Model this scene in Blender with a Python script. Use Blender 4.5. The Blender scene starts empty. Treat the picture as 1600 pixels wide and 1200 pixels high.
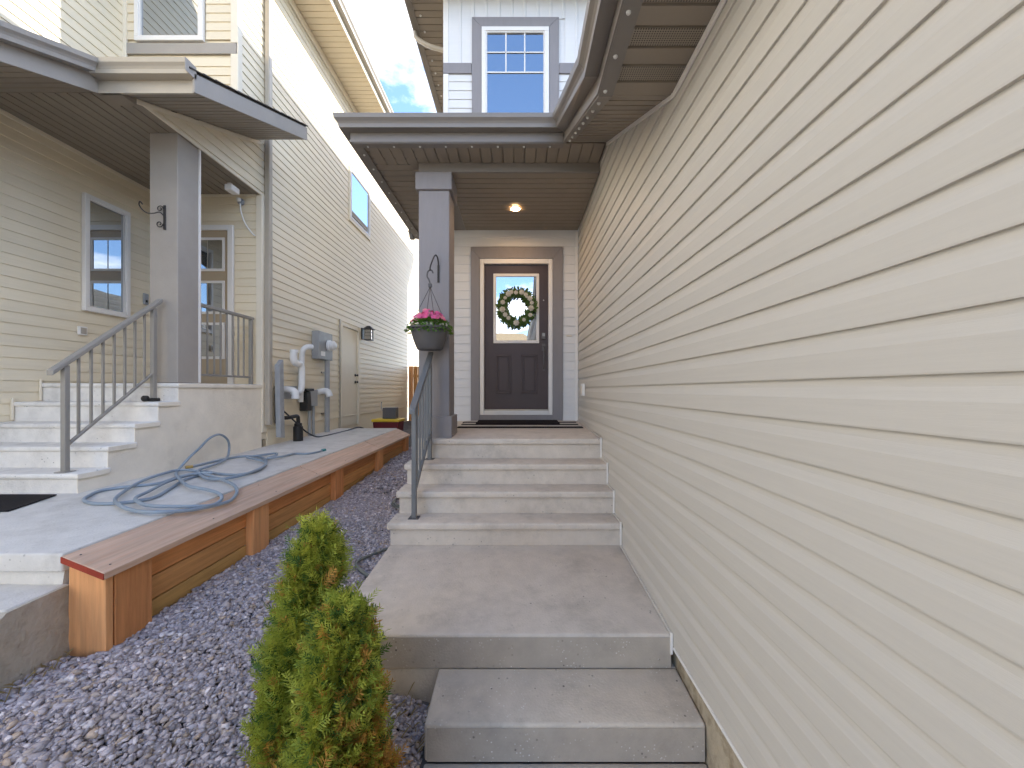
import bpy, bmesh, math, random
import numpy as np
from mathutils import Vector, Matrix
random.seed(7); rng = np.random.default_rng(7)
R = math.radians
scene = bpy.context.scene
C = scene.collection

# ------------------------------------------------------------------ camera
EYE = 1.70
cam_d = bpy.data.cameras.new('camera'); cam = bpy.data.objects.new('camera', cam_d); C.objects.link(cam)
cam.location = (0, 0, EYE); cam.rotation_euler = (R(90), 0, 0)
cam_d.sensor_width = 36; cam_d.lens = 36 * 610 / 1600
cam_d.shift_x = -9 / 1600; cam_d.shift_y = 9 / 1600
cam_d.clip_start = .05; cam_d.clip_end = 2000
scene.camera = cam
# ------------------------------------------------------------------ sky and sun
SUN_AZ = math.atan2(1, .47); SUN_EL = R(31)
w = bpy.data.worlds.new('World'); scene.world = w; w.use_nodes = True
nt = w.node_tree; nd = nt.nodes; lk = nt.links
for n in list(nd): nd.remove(n)
out = nd.new('ShaderNodeOutputWorld'); bg = nd.new('ShaderNodeBackground')
sky = nd.new('ShaderNodeTexSky'); sky.sky_type = 'NISHITA'; sky.sun_disc = False
sky.sun_elevation = SUN_EL; sky.sun_rotation = SUN_AZ; sky.air_density = .85; sky.dust_density = .3; sky.ozone_density = 3.5
tc = nd.new('ShaderNodeTexCoord'); sep = nd.new('ShaderNodeSeparateXYZ')
lk.new(tc.outputs['Generated'], sep.inputs[0])
mz = nd.new('ShaderNodeMath'); mz.operation = 'MAXIMUM'; mz.inputs[1].default_value = .06; lk.new(sep.outputs['Z'], mz.inputs[0])
za = nd.new('ShaderNodeMath'); za.operation = 'ADD'; za.inputs[1].default_value = .12; lk.new(mz.outputs[0], za.inputs[0])
dx = nd.new('ShaderNodeMath'); dx.operation = 'DIVIDE'; lk.new(sep.outputs['X'], dx.inputs[0]); lk.new(za.outputs[0], dx.inputs[1])
dy = nd.new('ShaderNodeMath'); dy.operation = 'DIVIDE'; lk.new(sep.outputs['Y'], dy.inputs[0]); lk.new(za.outputs[0], dy.inputs[1])
cmb = nd.new('ShaderNodeCombineXYZ'); lk.new(dx.outputs[0], cmb.inputs[0]); lk.new(dy.outputs[0], cmb.inputs[1])
cmb.inputs[2].default_value = 10.17
cn = nd.new('ShaderNodeTexNoise'); cn.inputs['Scale'].default_value = 1.15; cn.inputs['Detail'].default_value = 9; cn.inputs['Roughness'].default_value = .55
lk.new(cmb.outputs[0], cn.inputs['Vector'])
cr = nd.new('ShaderNodeValToRGB'); cr.color_ramp.elements[0].position = .51; cr.color_ramp.elements[1].position = .66
lk.new(cn.outputs['Fac'], cr.inputs[0])
mx = nd.new('ShaderNodeMix'); mx.data_type = 'RGBA'
lk.new(cr.outputs[0], mx.inputs['Factor']); lk.new(sky.outputs[0], mx.inputs['A']); mx.inputs['B'].default_value = (9.6, 9.3, 9.2, 1)
lk.new(mx.outputs['Result'], bg.inputs[0]); bg.inputs[1].default_value = .13
lk.new(bg.outputs[0], out.inputs[0])
sd = bpy.data.lights.new('sun', 'SUN'); sd.energy = 2.0; sd.angle = R(.53); sd.color = (1, .93, .82)
sun = bpy.data.objects.new('sun', sd); C.objects.link(sun); sun.location = (20, 10, 30)
sdir = Vector((math.sin(SUN_AZ) * math.cos(SUN_EL), math.cos(SUN_AZ) * math.cos(SUN_EL), math.sin(SUN_EL)))
sun.rotation_euler = sdir.to_track_quat('Z', 'Y').to_euler()
vs = scene.view_settings
vs.view_transform = 'Standard'; vs.look = 'None'; vs.gamma = 1; vs.exposure = 2.22; vs.use_curve_mapping = False

cy = scene.cycles; cy.max_bounces = 7; cy.diffuse_bounces = 5; cy.glossy_bounces = 3; cy.transmission_bounces = 2; cy.transparent_max_bounces = 4; cy.caustics_reflective = False; cy.caustics_refractive = False; cy.use_adaptive_sampling = True; cy.adaptive_threshold = .02

# ------------------------------------------------------------------ materials
def pm(name, col, rough=.6, spec=.4, bump=0, bscale=60, var=0, vscale=6, stretch=(1, 1, 1), metal=0, attr=None, rand=0, dark=None, dscale=3, damt=.5, dpos=(.5, .62)):
    m = bpy.data.materials.new(name); m.use_nodes = True
    t = m.node_tree; N = t.nodes; L = t.links; b = N['Principled BSDF']
    b.inputs['Roughness'].default_value = rough; b.inputs['Specular IOR Level'].default_value = spec; b.inputs['Metallic'].default_value = metal
    tcn = N.new('ShaderNodeTexCoord'); mp = N.new('ShaderNodeMapping'); mp.inputs['Scale'].default_value = stretch
    L.new(tcn.outputs['Object'], mp.inputs[0])
    if attr:
        a = N.new('ShaderNodeAttribute'); a.attribute_name = attr; cur = a.outputs['Color']
    else:
        r = N.new('ShaderNodeRGB'); r.outputs[0].default_value = (*col, 1); cur = r.outputs[0]
    def hsv(cur, src, lo, hi):
        mr = N.new('ShaderNodeMapRange'); mr.inputs['To Min'].default_value = lo; mr.inputs['To Max'].default_value = hi
        L.new(src, mr.inputs[0]); h = N.new('ShaderNodeHueSaturation'); L.new(mr.outputs[0], h.inputs['Value']); L.new(cur, h.inputs['Color']); return h.outputs[0]
    if var:
        n = N.new('ShaderNodeTexNoise'); n.inputs['Scale'].default_value = vscale; n.inputs['Detail'].default_value = 6; n.inputs['Roughness'].default_value = .6
        L.new(mp.outputs[0], n.inputs['Vector'])
        mr0 = N.new('ShaderNodeMapRange'); mr0.inputs['From Min'].default_value = .3; mr0.inputs['From Max'].default_value = .7; L.new(n.outputs['Fac'], mr0.inputs[0])
        cur = hsv(cur, mr0.outputs[0], 1 - var, 1 + var)
    if rand:
        oi = N.new('ShaderNodeObjectInfo'); cur = hsv(cur, oi.outputs['Random'], 1 - rand, 1 + rand)
    if dark:
        n = N.new('ShaderNodeTexNoise'); n.inputs['Scale'].default_value = dscale; n.inputs['Detail'].default_value = 8; n.inputs['Roughness'].default_value = .7
        L.new(mp.outputs[0], n.inputs['Vector'])
        mr0 = N.new('ShaderNodeMapRange'); mr0.inputs['From Min'].default_value = dpos[0]; mr0.inputs['From Max'].default_value = dpos[1]; mr0.inputs['To Max'].default_value = damt
        L.new(n.outputs['Fac'], mr0.inputs[0])
        mm = N.new('ShaderNodeMix'); mm.data_type = 'RGBA'; L.new(mr0.outputs[0], mm.inputs['Factor']); L.new(cur, mm.inputs['A']); mm.inputs['B'].default_value = (*dark, 1); cur = mm.outputs['Result']
    L.new(cur, b.inputs['Base Color'])
    if bump:
        n = N.new('ShaderNodeTexNoise'); n.inputs['Scale'].default_value = bscale; n.inputs['Detail'].default_value = 5; L.new(mp.outputs[0], n.inputs['Vector'])
        bp = N.new('ShaderNodeBump'); bp.inputs['Strength'].default_value = bump; bp.inputs['Distance'].default_value = .01
        L.new(n.outputs['Fac'], bp.inputs['Height']); L.new(bp.outputs[0], b.inputs['Normal'])
    return m
def concrete(name, col, speck=.5, pit=.5, stain=(.2, .18, .15)):
    m = pm(name, col, .85, .25, .35, 90, .07, 9, dark=stain, dscale=3.5, damt=.45, dpos=(.5, .78))
    t = m.node_tree; N = t.nodes; L = t.links; b = N['Principled BSDF']
    src = b.inputs['Base Color'].links[0].from_socket
    tcn = N.new('ShaderNodeTexCoord')
    # pale exposed sand grains and small dark air holes
    for sc_, th, colr, amt in ((48, .20, (.75, .72, .66), speck), (20, .14, (.09, .08, .07), pit)):
        v = N.new('ShaderNodeTexVoronoi'); v.inputs['Scale'].default_value = sc_; L.new(tcn.outputs['Object'], v.inputs['Vector'])
        n = N.new('ShaderNodeTexNoise'); n.inputs['Scale'].default_value = 5; n.inputs['Detail'].default_value = 3; L.new(tcn.outputs['Object'], n.inputs['Vector'])
        mr = N.new('ShaderNodeMapRange'); mr.inputs['From Min'].default_value = th; mr.inputs['From Max'].default_value = th * .6; L.new(v.outputs['Distance'], mr.inputs[0])
        mr2 = N.new('ShaderNodeMapRange'); mr2.inputs['From Min'].default_value = .46; mr2.inputs['From Max'].default_value = .64; mr2.inputs['To Max'].default_value = amt; L.new(n.outputs['Fac'], mr2.inputs[0])
        mu = N.new('ShaderNodeMath'); mu.operation = 'MULTIPLY'; L.new(mr.outputs[0], mu.inputs[0]); L.new(mr2.outputs[0], mu.inputs[1])
        mm = N.new('ShaderNodeMix'); mm.data_type = 'RGBA'; L.new(mu.outputs[0], mm.inputs['Factor']); L.new(src, mm.inputs['A']); mm.inputs['B'].default_value = (*colr, 1); src = mm.outputs['Result']
    L.new(src, b.inputs['Base Color'])
    return m
def glass(name, tint=(.03, .035, .04), refl=.45):
    m = bpy.data.materials.new(name); m.use_nodes = True; t = m.node_tree; N = t.nodes; L = t.links
    for n in list(N): N.remove(n)
    o = N.new('ShaderNodeOutputMaterial'); g = N.new('ShaderNodeBsdfGlossy'); g.inputs['Roughness'].default_value = .0; g.inputs['Color'].default_value = (.92, .96, 1, 1)
    d = N.new('ShaderNodeBsdfDiffuse'); d.inputs['Color'].default_value = (*tint, 1)
    n = N.new('ShaderNodeTexNoise'); n.inputs['Scale'].default_value = 2.2; n.inputs['Detail'].default_value = 1
    bp = N.new('ShaderNodeBump'); bp.inputs['Strength'].default_value = .03; bp.inputs['Distance'].default_value = .01; L.new(n.outputs['Fac'], bp.inputs['Height']); L.new(bp.outputs[0], g.inputs['Normal'])
    fr = N.new('ShaderNodeFresnel'); fr.inputs['IOR'].default_value = 1.5
    ad = N.new('ShaderNodeMath'); ad.operation = 'ADD'; ad.use_clamp = True; ad.inputs[1].default_value = refl - .04; L.new(fr.outputs[0], ad.inputs[0])
    mxs = N.new('ShaderNodeMixShader'); L.new(ad.outputs[0], mxs.inputs[0]); L.new(d.outputs[0], mxs.inputs[1]); L.new(g.outputs[0], mxs.inputs[2]); L.new(mxs.outputs[0], o.inputs[0])
    return m
def emit(name, col, s):
    m = bpy.data.materials.new(name); m.use_nodes = True; t = m.node_tree; N = t.nodes
    for n in list(N): N.remove(n)
    o = N.new('ShaderNodeOutputMaterial'); e = N.new('ShaderNodeEmission'); e.inputs[0].default_value = (*col, 1); e.inputs[1].default_value = s; t.links.new(e.outputs[0], o.inputs[0]); return m
def leafmat(name, attr='col', col=(.1, .2, .05), trans=.35):
    m = bpy.data.materials.new(name); m.use_nodes = True; t = m.node_tree; N = t.nodes; L = t.links
    for n in list(N): N.remove(n)
    o = N.new('ShaderNodeOutputMaterial'); d = N.new('ShaderNodeBsdfPrincipled'); d.inputs['Roughness'].default_value = .55; d.inputs['Specular IOR Level'].default_value = .3
    tr = N.new('ShaderNodeBsdfTranslucent'); mxs = N.new('ShaderNodeMixShader'); mxs.inputs[0].default_value = trans
    if attr:
        a = N.new('ShaderNodeAttribute'); a.attribute_name = attr; L.new(a.outputs['Color'], d.inputs['Base Color']); L.new(a.outputs['Color'], tr.inputs['Color'])
    else:
        d.inputs['Base Color'].default_value = (*col, 1); tr.inputs['Color'].default_value = (*col, 1)
    L.new(d.outputs[0], mxs.inputs[1]); L.new(tr.outputs[0], mxs.inputs[2]); L.new(mxs.outputs[0], o.inputs[0]); return m
def wood(name, col, dark, rand=.12, grain=.35, st=(14, .7, 14)):
    m = pm(name, col, .75, .25, .25, 14, .16, 2.5, st, rand=rand, dark=dark, dscale=3.2, damt=grain, dpos=(.5, .7)); return m
M = {}
M['cream'] = pm('cream_vinyl', (.565, .53, .475), .5, .35, .10, 22, .025, 3, (6, .8, 30), rand=.015)
M['white_siding'] = pm('white_vinyl', (.70, .69, .68), .5, .35, .08, 22, .02, 3, (.8, 6, 30), rand=.015)
M['beige'] = pm('beige_vinyl', (.77, .675, .505), .5, .35, .1, 22, .03, 3, (6, .8, 30), rand=.03)
M['beige_trim'] = pm('beige_trim', (.78, .70, .56), .5, .35, .05, 40, .02)
M['white'] = pm('white_trim_paint', (.78, .75, .71), .4, .4, .04, 60, .02, 4)
M['taupe'] = pm('taupe_trim', (.25, .232, .235), .55, .35, .12, 30, .04, 4, (6, 6, 1))
M['brown'] = pm('brown_grey_metal', (.20, .178, .158), .35, .5, .03, 40, .04, 3)
M['soffit'] = pm('brown_soffit', (.265, .222, .175), .5, .4, .06, 120, .04, 3, rand=.03)
M['soffit_perf'] = pm('perforated_brown_soffit', (.26, .22, .172), .5, .4, .06, 120, .04, 3, rand=.03)
def perforate(m):
    t = m.node_tree; N = t.nodes; L = t.links; b = N['Principled BSDF']; src = b.inputs['Base Color'].links[0].from_socket
    tcn = N.new('ShaderNodeTexCoord'); v = N.new('ShaderNodeTexVoronoi'); v.inputs['Scale'].default_value = 85; v.inputs['Randomness'].default_value = 0; L.new(tcn.outputs['Object'], v.inputs['Vector'])
    mr = N.new('ShaderNodeMapRange'); mr.inputs['From Min'].default_value = .34; mr.inputs['From Max'].default_value = .26; L.new(v.outputs['Distance'], mr.inputs[0])
    mm = N.new('ShaderNodeMix'); mm.data_type = 'RGBA'; L.new(mr.outputs[0], mm.inputs['Factor']); L.new(src, mm.inputs['A']); mm.inputs['B'].default_value = (.05, .04, .03, 1); L.new(mm.outputs['Result'], b.inputs['Base Color'])
perforate(M['soffit_perf'])
M['soffit_beige'] = pm('beige_soffit', (.64, .555, .41), .5, .4, .05, 120, .03, 3, rand=.02)
M['ltaupe'] = pm('grey_taupe_stucco', (.37, .335, .295), .75, .25, .15, 70, .05, 4)
M['lrail'] = pm('taupe_powder_coat', (.29, .27, .24), .4, .45, .03, 80, .03)
M['rail'] = pm('slate_powder_coat', (.15, .155, .16), .38, .5, .03, 80, .04)
M['lmetal'] = pm('tan_grey_gutter', (.42, .37, .30), .35, .5, .03, 40, .05, 3)
M['concrete'] = concrete('grey_concrete', (.62, .55, .475), .35, .6)
M['concrete_old'] = concrete('rough_grey_concrete', (.62, .54, .445), .9, .9)
M['concrete_face'] = concrete('dark_concrete_face', (.44, .38, .315), 1.0, .8, (.24, .21, .18))  # darker tone for the front faces of landing and lowest step
M['concrete_light'] = concrete('pale_concrete', (.78, .75, .70), .25, .7, (.3, .28, .25))
M['slab'] = concrete('walk_concrete', (.64, .61, .56), .2, .35, (.28, .24, .19))
M['bounce_tint'] = pm('warm_bounce_tint', (.84, .77, .65), .85, .2, .3, 50, .07, 4, dark=(.4, .34, .24), dscale=3, damt=.4, dpos=(.55, .8))  # warm bounce light put into the colour of the neighbour step side
M['foundation'] = pm('rough_tan_parging', (.45, .38, .28), .9, .2, .8, 35, .16, 9, dark=(.16, .12, .07), dscale=5, damt=.6)
M['footing'] = pm('rough_footing_concrete', (.44, .395, .325), .9, .2, .7, 40, .1, 9, dark=(.24, .2, .14), dscale=5, damt=.4)
M['shingle'] = pm('brown_shingle', (.09, .075, .065), .9, .2, .8, 90, .3, 60)
M['door'] = pm('espresso_door_paint', (.060, .040, .040), .42, .4, .05, 60, .06, 5)
M['ldoor'] = pm('tan_door_paint', (.43, .34, .23), .5, .4, .05, 60, .03)
M['glass'] = glass('window_glass', (.03, .035, .04), .5)
M['glass_door'] = glass('door_glass', (.05, .055, .06), .62)
M['black'] = pm('black_plastic', (.018, .017, .017), .45, .4, .05, 60)
M['iron'] = pm('black_wrought_iron', (.03, .026, .024), .5, .5, .1, 90)
M['dgrey'] = pm('dark_grey_plastic', (.10, .095, .095), .55, .4, .08, 60, .05)
M['pvc'] = pm('white_pvc', (.80, .80, .79), .35, .45, .02, 40, .02)
M['galv'] = pm('grey_galvanised_metal', (.33, .34, .35), .45, .5, .05, 60, .08, 8)
M['steel'] = pm('brushed_steel', (.45, .43, .4), .3, .5, metal=.9)
M['hose'] = pm('blue_grey_rubber', (.25, .305, .365), .45, .4, .05, 150, .12, 3)
M['ghose'] = pm('olive_grey_rubber', (.17, .175, .15), .5, .4, .05, 150, .1, 3)
M['brass'] = pm('brass', (.6, .42, .15), .35, .5, metal=.9)
M['teal'] = pm('teal_plastic', (.05, .24, .24), .4)
M['yellow'] = pm('yellow_plastic', (.75, .50, .03), .45, .4, .04, 60, .04)
M['red'] = pm('dark_red_plastic', (.16, .015, .02), .45, .4, .04, 60, .1)
M['cedar_top'] = wood('weathered_cedar_top', (.62, .43, .31), (.55, .26, .14), .05, .4)
M['cedar_red'] = wood('red_cedar', (.62, .27, .10), (.34, .12, .04), .1, .5)
M['cedar_post'] = wood('pale_red_cedar', (.70, .34, .145), (.50, .19, .065), .06, .4, (12, 12, .7))
M['cedar_redpost'] = wood('red_cedar_upright', (.60, .26, .10), (.34, .12, .04), .1, .5, (12, 12, .7))
M['cedar_tan'] = wood('tan_cedar', (.60, .30, .11), (.34, .14, .045), .12, .5)
M['cedar_low'] = wood('greenish_tan_cedar', (.54, .31, .105), (.30, .15, .045), .1, .5)
M['red_edge'] = pm('red_end_stain', (.30, .045, .025), .7, .25, .2, 60, .15, 12)
M['gravel'] = pm('grey_crushed_stone', (.3, .3, .3), .85, .25, .25, 120, .12, 40, attr='col')
M['soil'] = pm('soil', (.15, .14, .135), .95, .1, .8, 30, .3, 9)
M['leaf'] = leafmat('cedar_foliage')
M['leaf2'] = leafmat('potted_foliage', None, (.12, .25, .035), .3)
M['leaf3'] = leafmat('wreath_foliage', None, (.12, .20, .055), .25)
M['pink'] = leafmat('pink_petals', None, (.85, .17, .38), .3)
M['pink2'] = leafmat('pale_pink_petals', None, (.85, .30, .36), .3)
M['petal'] = leafmat('white_petals', None, (.82, .78, .68), .3)
M['bark'] = pm('cedar_bark', (.13, .07, .04), .9, .1, .6, 60, .2, 20, (8, 8, 1))
M['dry'] = leafmat('dry_grass', None, (.35, .27, .12), .3)
M['rug_b'] = pm('black_woven_cotton', (.03, .027, .027), .95, .1, .5, 200, .1, 60)
M['rug_w'] = pm('white_woven_cotton', (.55, .52, .48), .95, .1, .5, 200, .1, 60)
M['mat'] = pm('black_coir', (.022, .018, .02), .95, .1, .9, 250, .2, 80)
M['led'] = pm('frosted_led_lens', (.6, .59, .57), .3, .5)
M['lamp'] = emit('warm_lamp', (1, .60, .27), 70)
M['lglass'] = glass('lantern_glass', (.4, .36, .3), .15)
M['rgreen'] = pm('street_grass', (.1, .14, .04), .95, .1, .3, 3, .3, .5)
M['tanroof'] = pm('tan_shingle_roof', (.36, .27, .16), .9, .2, .3, 20, .15, 8)

# ------------------------------------------------------------------ helpers
class MB:
    def __init__(s): s.v = []; s.f = []
    def add(s, v, f):
        o = len(s.v); s.v += [tuple(p) for p in v]; s.f += [tuple(i + o for i in q) for q in f]; return s
    def box(s, x0, x1, y0, y1, z0, z1):
        return s.add([(x, y, z) for z in (z0, z1) for y in (y0, y1) for x in (x0, x1)], [(0, 2, 3, 1), (4, 5, 7, 6), (0, 1, 5, 4), (2, 6, 7, 3), (0, 4, 6, 2), (1, 3, 7, 5)])
    def prism(s, bot, top):
        n = len(bot); return s.add(list(bot) + list(top), [tuple(range(n))[::-1], tuple(range(n, 2 * n))] + [(i, (i + 1) % n, n + (i + 1) % n, n + i) for i in range(n)])
    def tube(s, pts, r, n=8, closed=False, cap=True):
        pts = [Vector(p) for p in pts]; k = len(pts); rr = r if hasattr(r, '__len__') else [r] * k
        up = None; rings = []
        for i, p in enumerate(pts):
            t = (pts[(i + 1) % k] - pts[i - 1]) if closed else (pts[min(i + 1, k - 1)] - pts[max(i - 1, 0)])
            t = t.normalized() if t.length > 1e-9 else Vector((0, 0, 1))
            if up is None:
                up = t.orthogonal().normalized()
            up = (up - t * up.dot(t)); up = up.normalized() if up.length > 1e-6 else t.orthogonal().normalized()
            b = t.cross(up)
            rings.append([p + (up * math.cos(a) + b * math.sin(a)) * rr[i] for a in [2 * math.pi * j / n for j in range(n)]])
        v = [q for g in rings for q in g]; f = []
        for i in range(k if closed else k - 1):
            a = i * n; b2 = ((i + 1) % k) * n
            f += [(a + j, a + (j + 1) % n, b2 + (j + 1) % n, b2 + j) for j in range(n)]
        if cap and not closed: f += [tuple(range(n))[::-1], tuple(range((k - 1) * n, k * n))]
        return s.add(v, f)
    def lathe(s, c, prof, n=24, axis='z'):
        v = []; f = []; k = len(prof)
        for j in range(n):
            a = 2 * math.pi * j / n; ca, sa = math.cos(a), math.sin(a)
            for r, h in prof:
                q = (r * ca, r * sa, h) if axis == 'z' else ((r * ca, -h, r * sa) if axis == 'y' else (h, r * ca, r * sa))
                v.append((c[0] + q[0], c[1] + q[1], c[2] + q[2]))
        for j in range(n):
            a = j * k; b = ((j + 1) % n) * k
            f += [(a + i, b + i, b + i + 1, a + i + 1) for i in range(k - 1)]
        return s.add(v, f)
    def build(s, name, mat, parent=None, bevel=0, seg=1, smooth=False, cols=None):
        me = bpy.data.meshes.new(name); me.from_pydata(s.v, [], s.f)
        bm = bmesh.new(); bm.from_mesh(me)
        if not cols: bmesh.ops.recalc_face_normals(bm, faces=bm.faces[:])
        if bevel:
            ed = [e for e in bm.edges if len(e.link_faces) == 2 and e.calc_face_angle(0) > .5]
            bmesh.ops.bevel(bm, geom=ed, offset=bevel, segments=seg, affect='EDGES', profile=.5, clamp_overlap=True)
        bm.to_mesh(me); bm.free()
        if smooth:
            for p in me.polygons: p.use_smooth = True
            me.set_sharp_from_angle(angle=R(40))
        me.materials.append(M[mat] if isinstance(mat, str) else mat)
        o = bpy.data.objects.new(name, me); C.objects.link(o)
        if parent:
            o.parent = parent; o.matrix_parent_inverse = Matrix.Translation(-world_loc(parent))
        return o
def world_loc(o):
    l = Vector(o.location)
    return l if o.type == 'EMPTY' else Vector((0, 0, 0))
def thing(name, label, cat, loc, group=None):
    o = bpy.data.objects.new(name, None); C.objects.link(o); o.location = loc; o.empty_display_size = .2
    o['label'] = label; o['category'] = cat
    if group: o['group'] = group
    return o
def tag(o, label, cat, group=None):
    o['label'] = label; o['category'] = cat
    if group: o['group'] = group
    return o
def struct(o): o['kind'] = 'structure'; return o
def spline(pts, n=6, closed=False):
    P = [Vector(p) for p in pts]; k = len(P); o = []
    for i in range(k if closed else k - 1):
        a, b, c, d = (P[(i - 1) % k], P[i], P[(i + 1) % k], P[(i + 2) % k]) if closed else (P[max(i - 1, 0)], P[i], P[i + 1], P[min(i + 2, k - 1)])
        for j in range(n):
            t = j / n; o.append(.5 * ((2 * b) + (c - a) * t + (2 * a - 5 * b + 4 * c - d) * t * t + (3 * b - a - 3 * c + d) * t ** 3))
    if not closed: o.append(P[-1])
    return o
class Fr:
    """local frame of a wall: a runs along it, b stands out of it, c is height"""
    def __init__(s, o, u, n): s.o = Vector(o); s.u = Vector(u); s.n = Vector(n)
    def p(s, a, b, c): return s.o + s.u * a + s.n * b + Vector((0, 0, c))
    def box(s, mb, a0, a1, b0, b1, c0, c1):
        return mb.prism([s.p(a0, b0, c0), s.p(a1, b0, c0), s.p(a1, b1, c0), s.p(a0, b1, c0)], [s.p(a0, b0, c1), s.p(a1, b0, c1), s.p(a1, b1, c1), s.p(a0, b1, c1)])
def dutch(h): return [(0, 0), (.0115, 0), (.0125, .005), (.0120, h * .56), (.010, h * .61), (.0035, h * .80), (.0015, h * .93), (.001, h), (0, h)]
def lap(h): return [(0, 0), (.013, 0), (.0135, .004), (.011, h * .4), (.002, h), (0, h)]
def siding(fr, prof, h, z0, z1, lim, mat, parent, holes=(), name='siding_board', wavy=0):
    z = z0
    while z < z1 - .01:
        lo, hi = lim(z + h * .5); iv = [(lo, hi)]
        for (a0, a1, c0, c1) in holes:
            if c0 < z + h * .5 < c1:
                nv = []
                for l, r in iv:
                    if a1 <= l or a0 >= r: nv.append((l, r)); continue
                    if a0 > l: nv.append((l, a0))
                    if a1 < r: nv.append((a1, r))
                iv = nv
        for l, r in iv:
            if r - l < .03: continue
            j = random.uniform(-.0006, .0006); mb = MB(); pr = prof(h)
            if wavy:      # long panel with slight waves and lap joints
                k = max(2, int((r - l) / .42)); q = len(pr); V = []; ph = random.uniform(0, 9); amp = random.uniform(.4, 1.4) * wavy
                for s in range(k + 1):
                    a = l + (r - l) * s / k; wv = amp * (math.sin(a * 2.1 + ph) + .6 * math.sin(a * 5.3 + ph * 2)); wz = amp * .6 * math.sin(a * 1.3 + ph * 3)
                    V += [fr.p(a, b + (wv if b > .002 else 0), z + c + (wz if b > .002 else 0)) for b, c in pr]
                mb.add(V, [tuple(range(q)), tuple(range(k * q, (k + 1) * q))[::-1]] + [(s * q + i, s * q + (i + 1) % q, (s + 1) * q + (i + 1) % q, (s + 1) * q + i) for s in range(k) for i in range(q)])
                mb.build(name, mat, parent); continue
            mb.prism([fr.p(l, b + (j if b > .002 else 0), z + c) for b, c in pr], [fr.p(r, b + (j if b > .002 else 0), z + c) for b, c in pr]).build(name, mat, parent)
        z += h
def sweep(path, prof, name, mat, parent, bevel=0):
    P = [Vector(p) for p in path]; k = len(P); ns = []
    for i in range(k - 1):
        d = P[i + 1] - P[i]; d.z = 0; d.normalize(); ns.append(Vector((d.y, -d.x, 0)))
    mb = MB(); rows = []
    for i, p in enumerate(P):
        n1 = ns[max(i - 1, 0)]; n2 = ns[min(i, k - 2)]; m = (n1 + n2) / (1 + n1.dot(n2))
        rows.append([p + m * o + Vector((0, 0, u)) for o, u in prof])
    q = len(prof); v = [x for r_ in rows for x in r_]; f = [tuple(range(q)), tuple(range((k - 1) * q, k * q))[::-1]]
    for i in range(k - 1): f += [(i * q + j, i * q + (j + 1) % q, (i + 1) * q + (j + 1) % q, (i + 1) * q + j) for j in range(q)]
    return mb.add(v, f).build(name, mat, parent, bevel)
FASCIA = [(-.02, 0), (0, 0), (0, .2), (-.02, .2)]
GUTTER = [(.001, .085), (.078, .085), (.082, .118), (.092, .136), (.112, .158), (.118, .195), (.108, .199), (.104, .185), (.098, .166), (.075, .142), (.07, .097), (.008, .097), (.008, .195), (.001, .195)]
def panels(n, w_, place, name, mat, parent):
    """a run of soffit panels, each with a recessed joint on one edge; place(t, s, d) -> point, t across the run, s along the panel (0..1), d up"""
    for i in range(n):
        t0 = i * w_; t1 = t0 + w_
        pr = [(t0, .022), (t0, .0), (t1 - .016, .0), (t1 - .013, .012), (t1 - .004, .012), (t1, .001), (t1, .022)]
        mb = MB().prism([place(t, 0, d) for t, d in pr], [place(t, 1, d) for t, d in pr]); mb.build(name, mat if isinstance(mat, str) else mat[i % len(mat)], parent)
def window(fr, a0, a1, c0, c1, parent, fw=.06, depth=.05, back=.002, mat='white', gl='glass', bars=(), name='window'):
    """window with a frame, a pane and bars; bars: (a0,a1,c0,c1)"""
    mb = MB()
    fr.box(mb, a0, a1, back, depth, c0, c0 + fw); fr.box(mb, a0, a1, back, depth, c1 - fw, c1)
    fr.box(mb, a0, a0 + fw, back, depth, c0 + fw, c1 - fw); fr.box(mb, a1 - fw, a1, back, depth, c0 + fw, c1 - fw)
    wn = mb.build(name, mat, parent, .003)
    s = .018; mb = MB(); b1 = depth - .012; a0 += fw; a1 -= fw; c0 += fw; c1 -= fw
    fr.box(mb, a0, a1, back, b1, c0, c0 + s); fr.box(mb, a0, a1, back, b1, c1 - s, c1); fr.box(mb, a0, a0 + s, back, b1, c0 + s, c1 - s); fr.box(mb, a1 - s, a1, back, b1, c0 + s, c1 - s)
    mb.build('sash', mat, wn, .002)
    fr.box(MB(), a0 + .002, a1 - .002, back + .001, back + .010, c0 + .002, c1 - .002).build('pane', gl, wn)
    for q in bars: fr.box(MB(), q[0], q[1], back + .0105, back + .022, q[2], q[3]).build('glazing_bar', mat, wn, .002)
    return wn
# ================================================================== GROUND
def gz(x, y):
    zl = np.interp(y, [-30, -5, 1, 2.03, 3.43, 4.94, 7.7, 12, 30], [-.15, .1, .27, .30, .33, .38, .49, .7, .8])
    zr = np.interp(y, [-30, -5, 1, 2.2, 3.3, 5, 8, 12, 30], [-.15, -.12, -.05, .0, .10, .26, .45, .7, .8])
    t = np.clip((np.asarray(x) + 2.2) / 1.2, 0, 1); t = t * t * (3 - 2 * t)
    d = np.clip((np.asarray(x) + .62) / .25, 0, 1) * np.where(np.asarray(y) < 12, .12, 0)
    return zl * (1 - t) + zr * t - d
gx = np.unique(np.concatenate([np.linspace(-400, -6, 12), np.linspace(-6, 2, 33), np.linspace(2, 400, 12)]))
gy = np.unique(np.concatenate([np.linspace(-400, -4, 12), np.linspace(-4, 14, 46), np.linspace(14, 800, 12)]))
X, Y = np.meshgrid(gx, gy); Zg = gz(X, Y) - .015; Zg[np.abs(X) > 30] = -.1; Zg[(Y < -4)] = -.15
mb = MB(); mb.v = [tuple(p) for p in np.stack([X.ravel(), Y.ravel(), Zg.ravel()], 1)]
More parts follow.
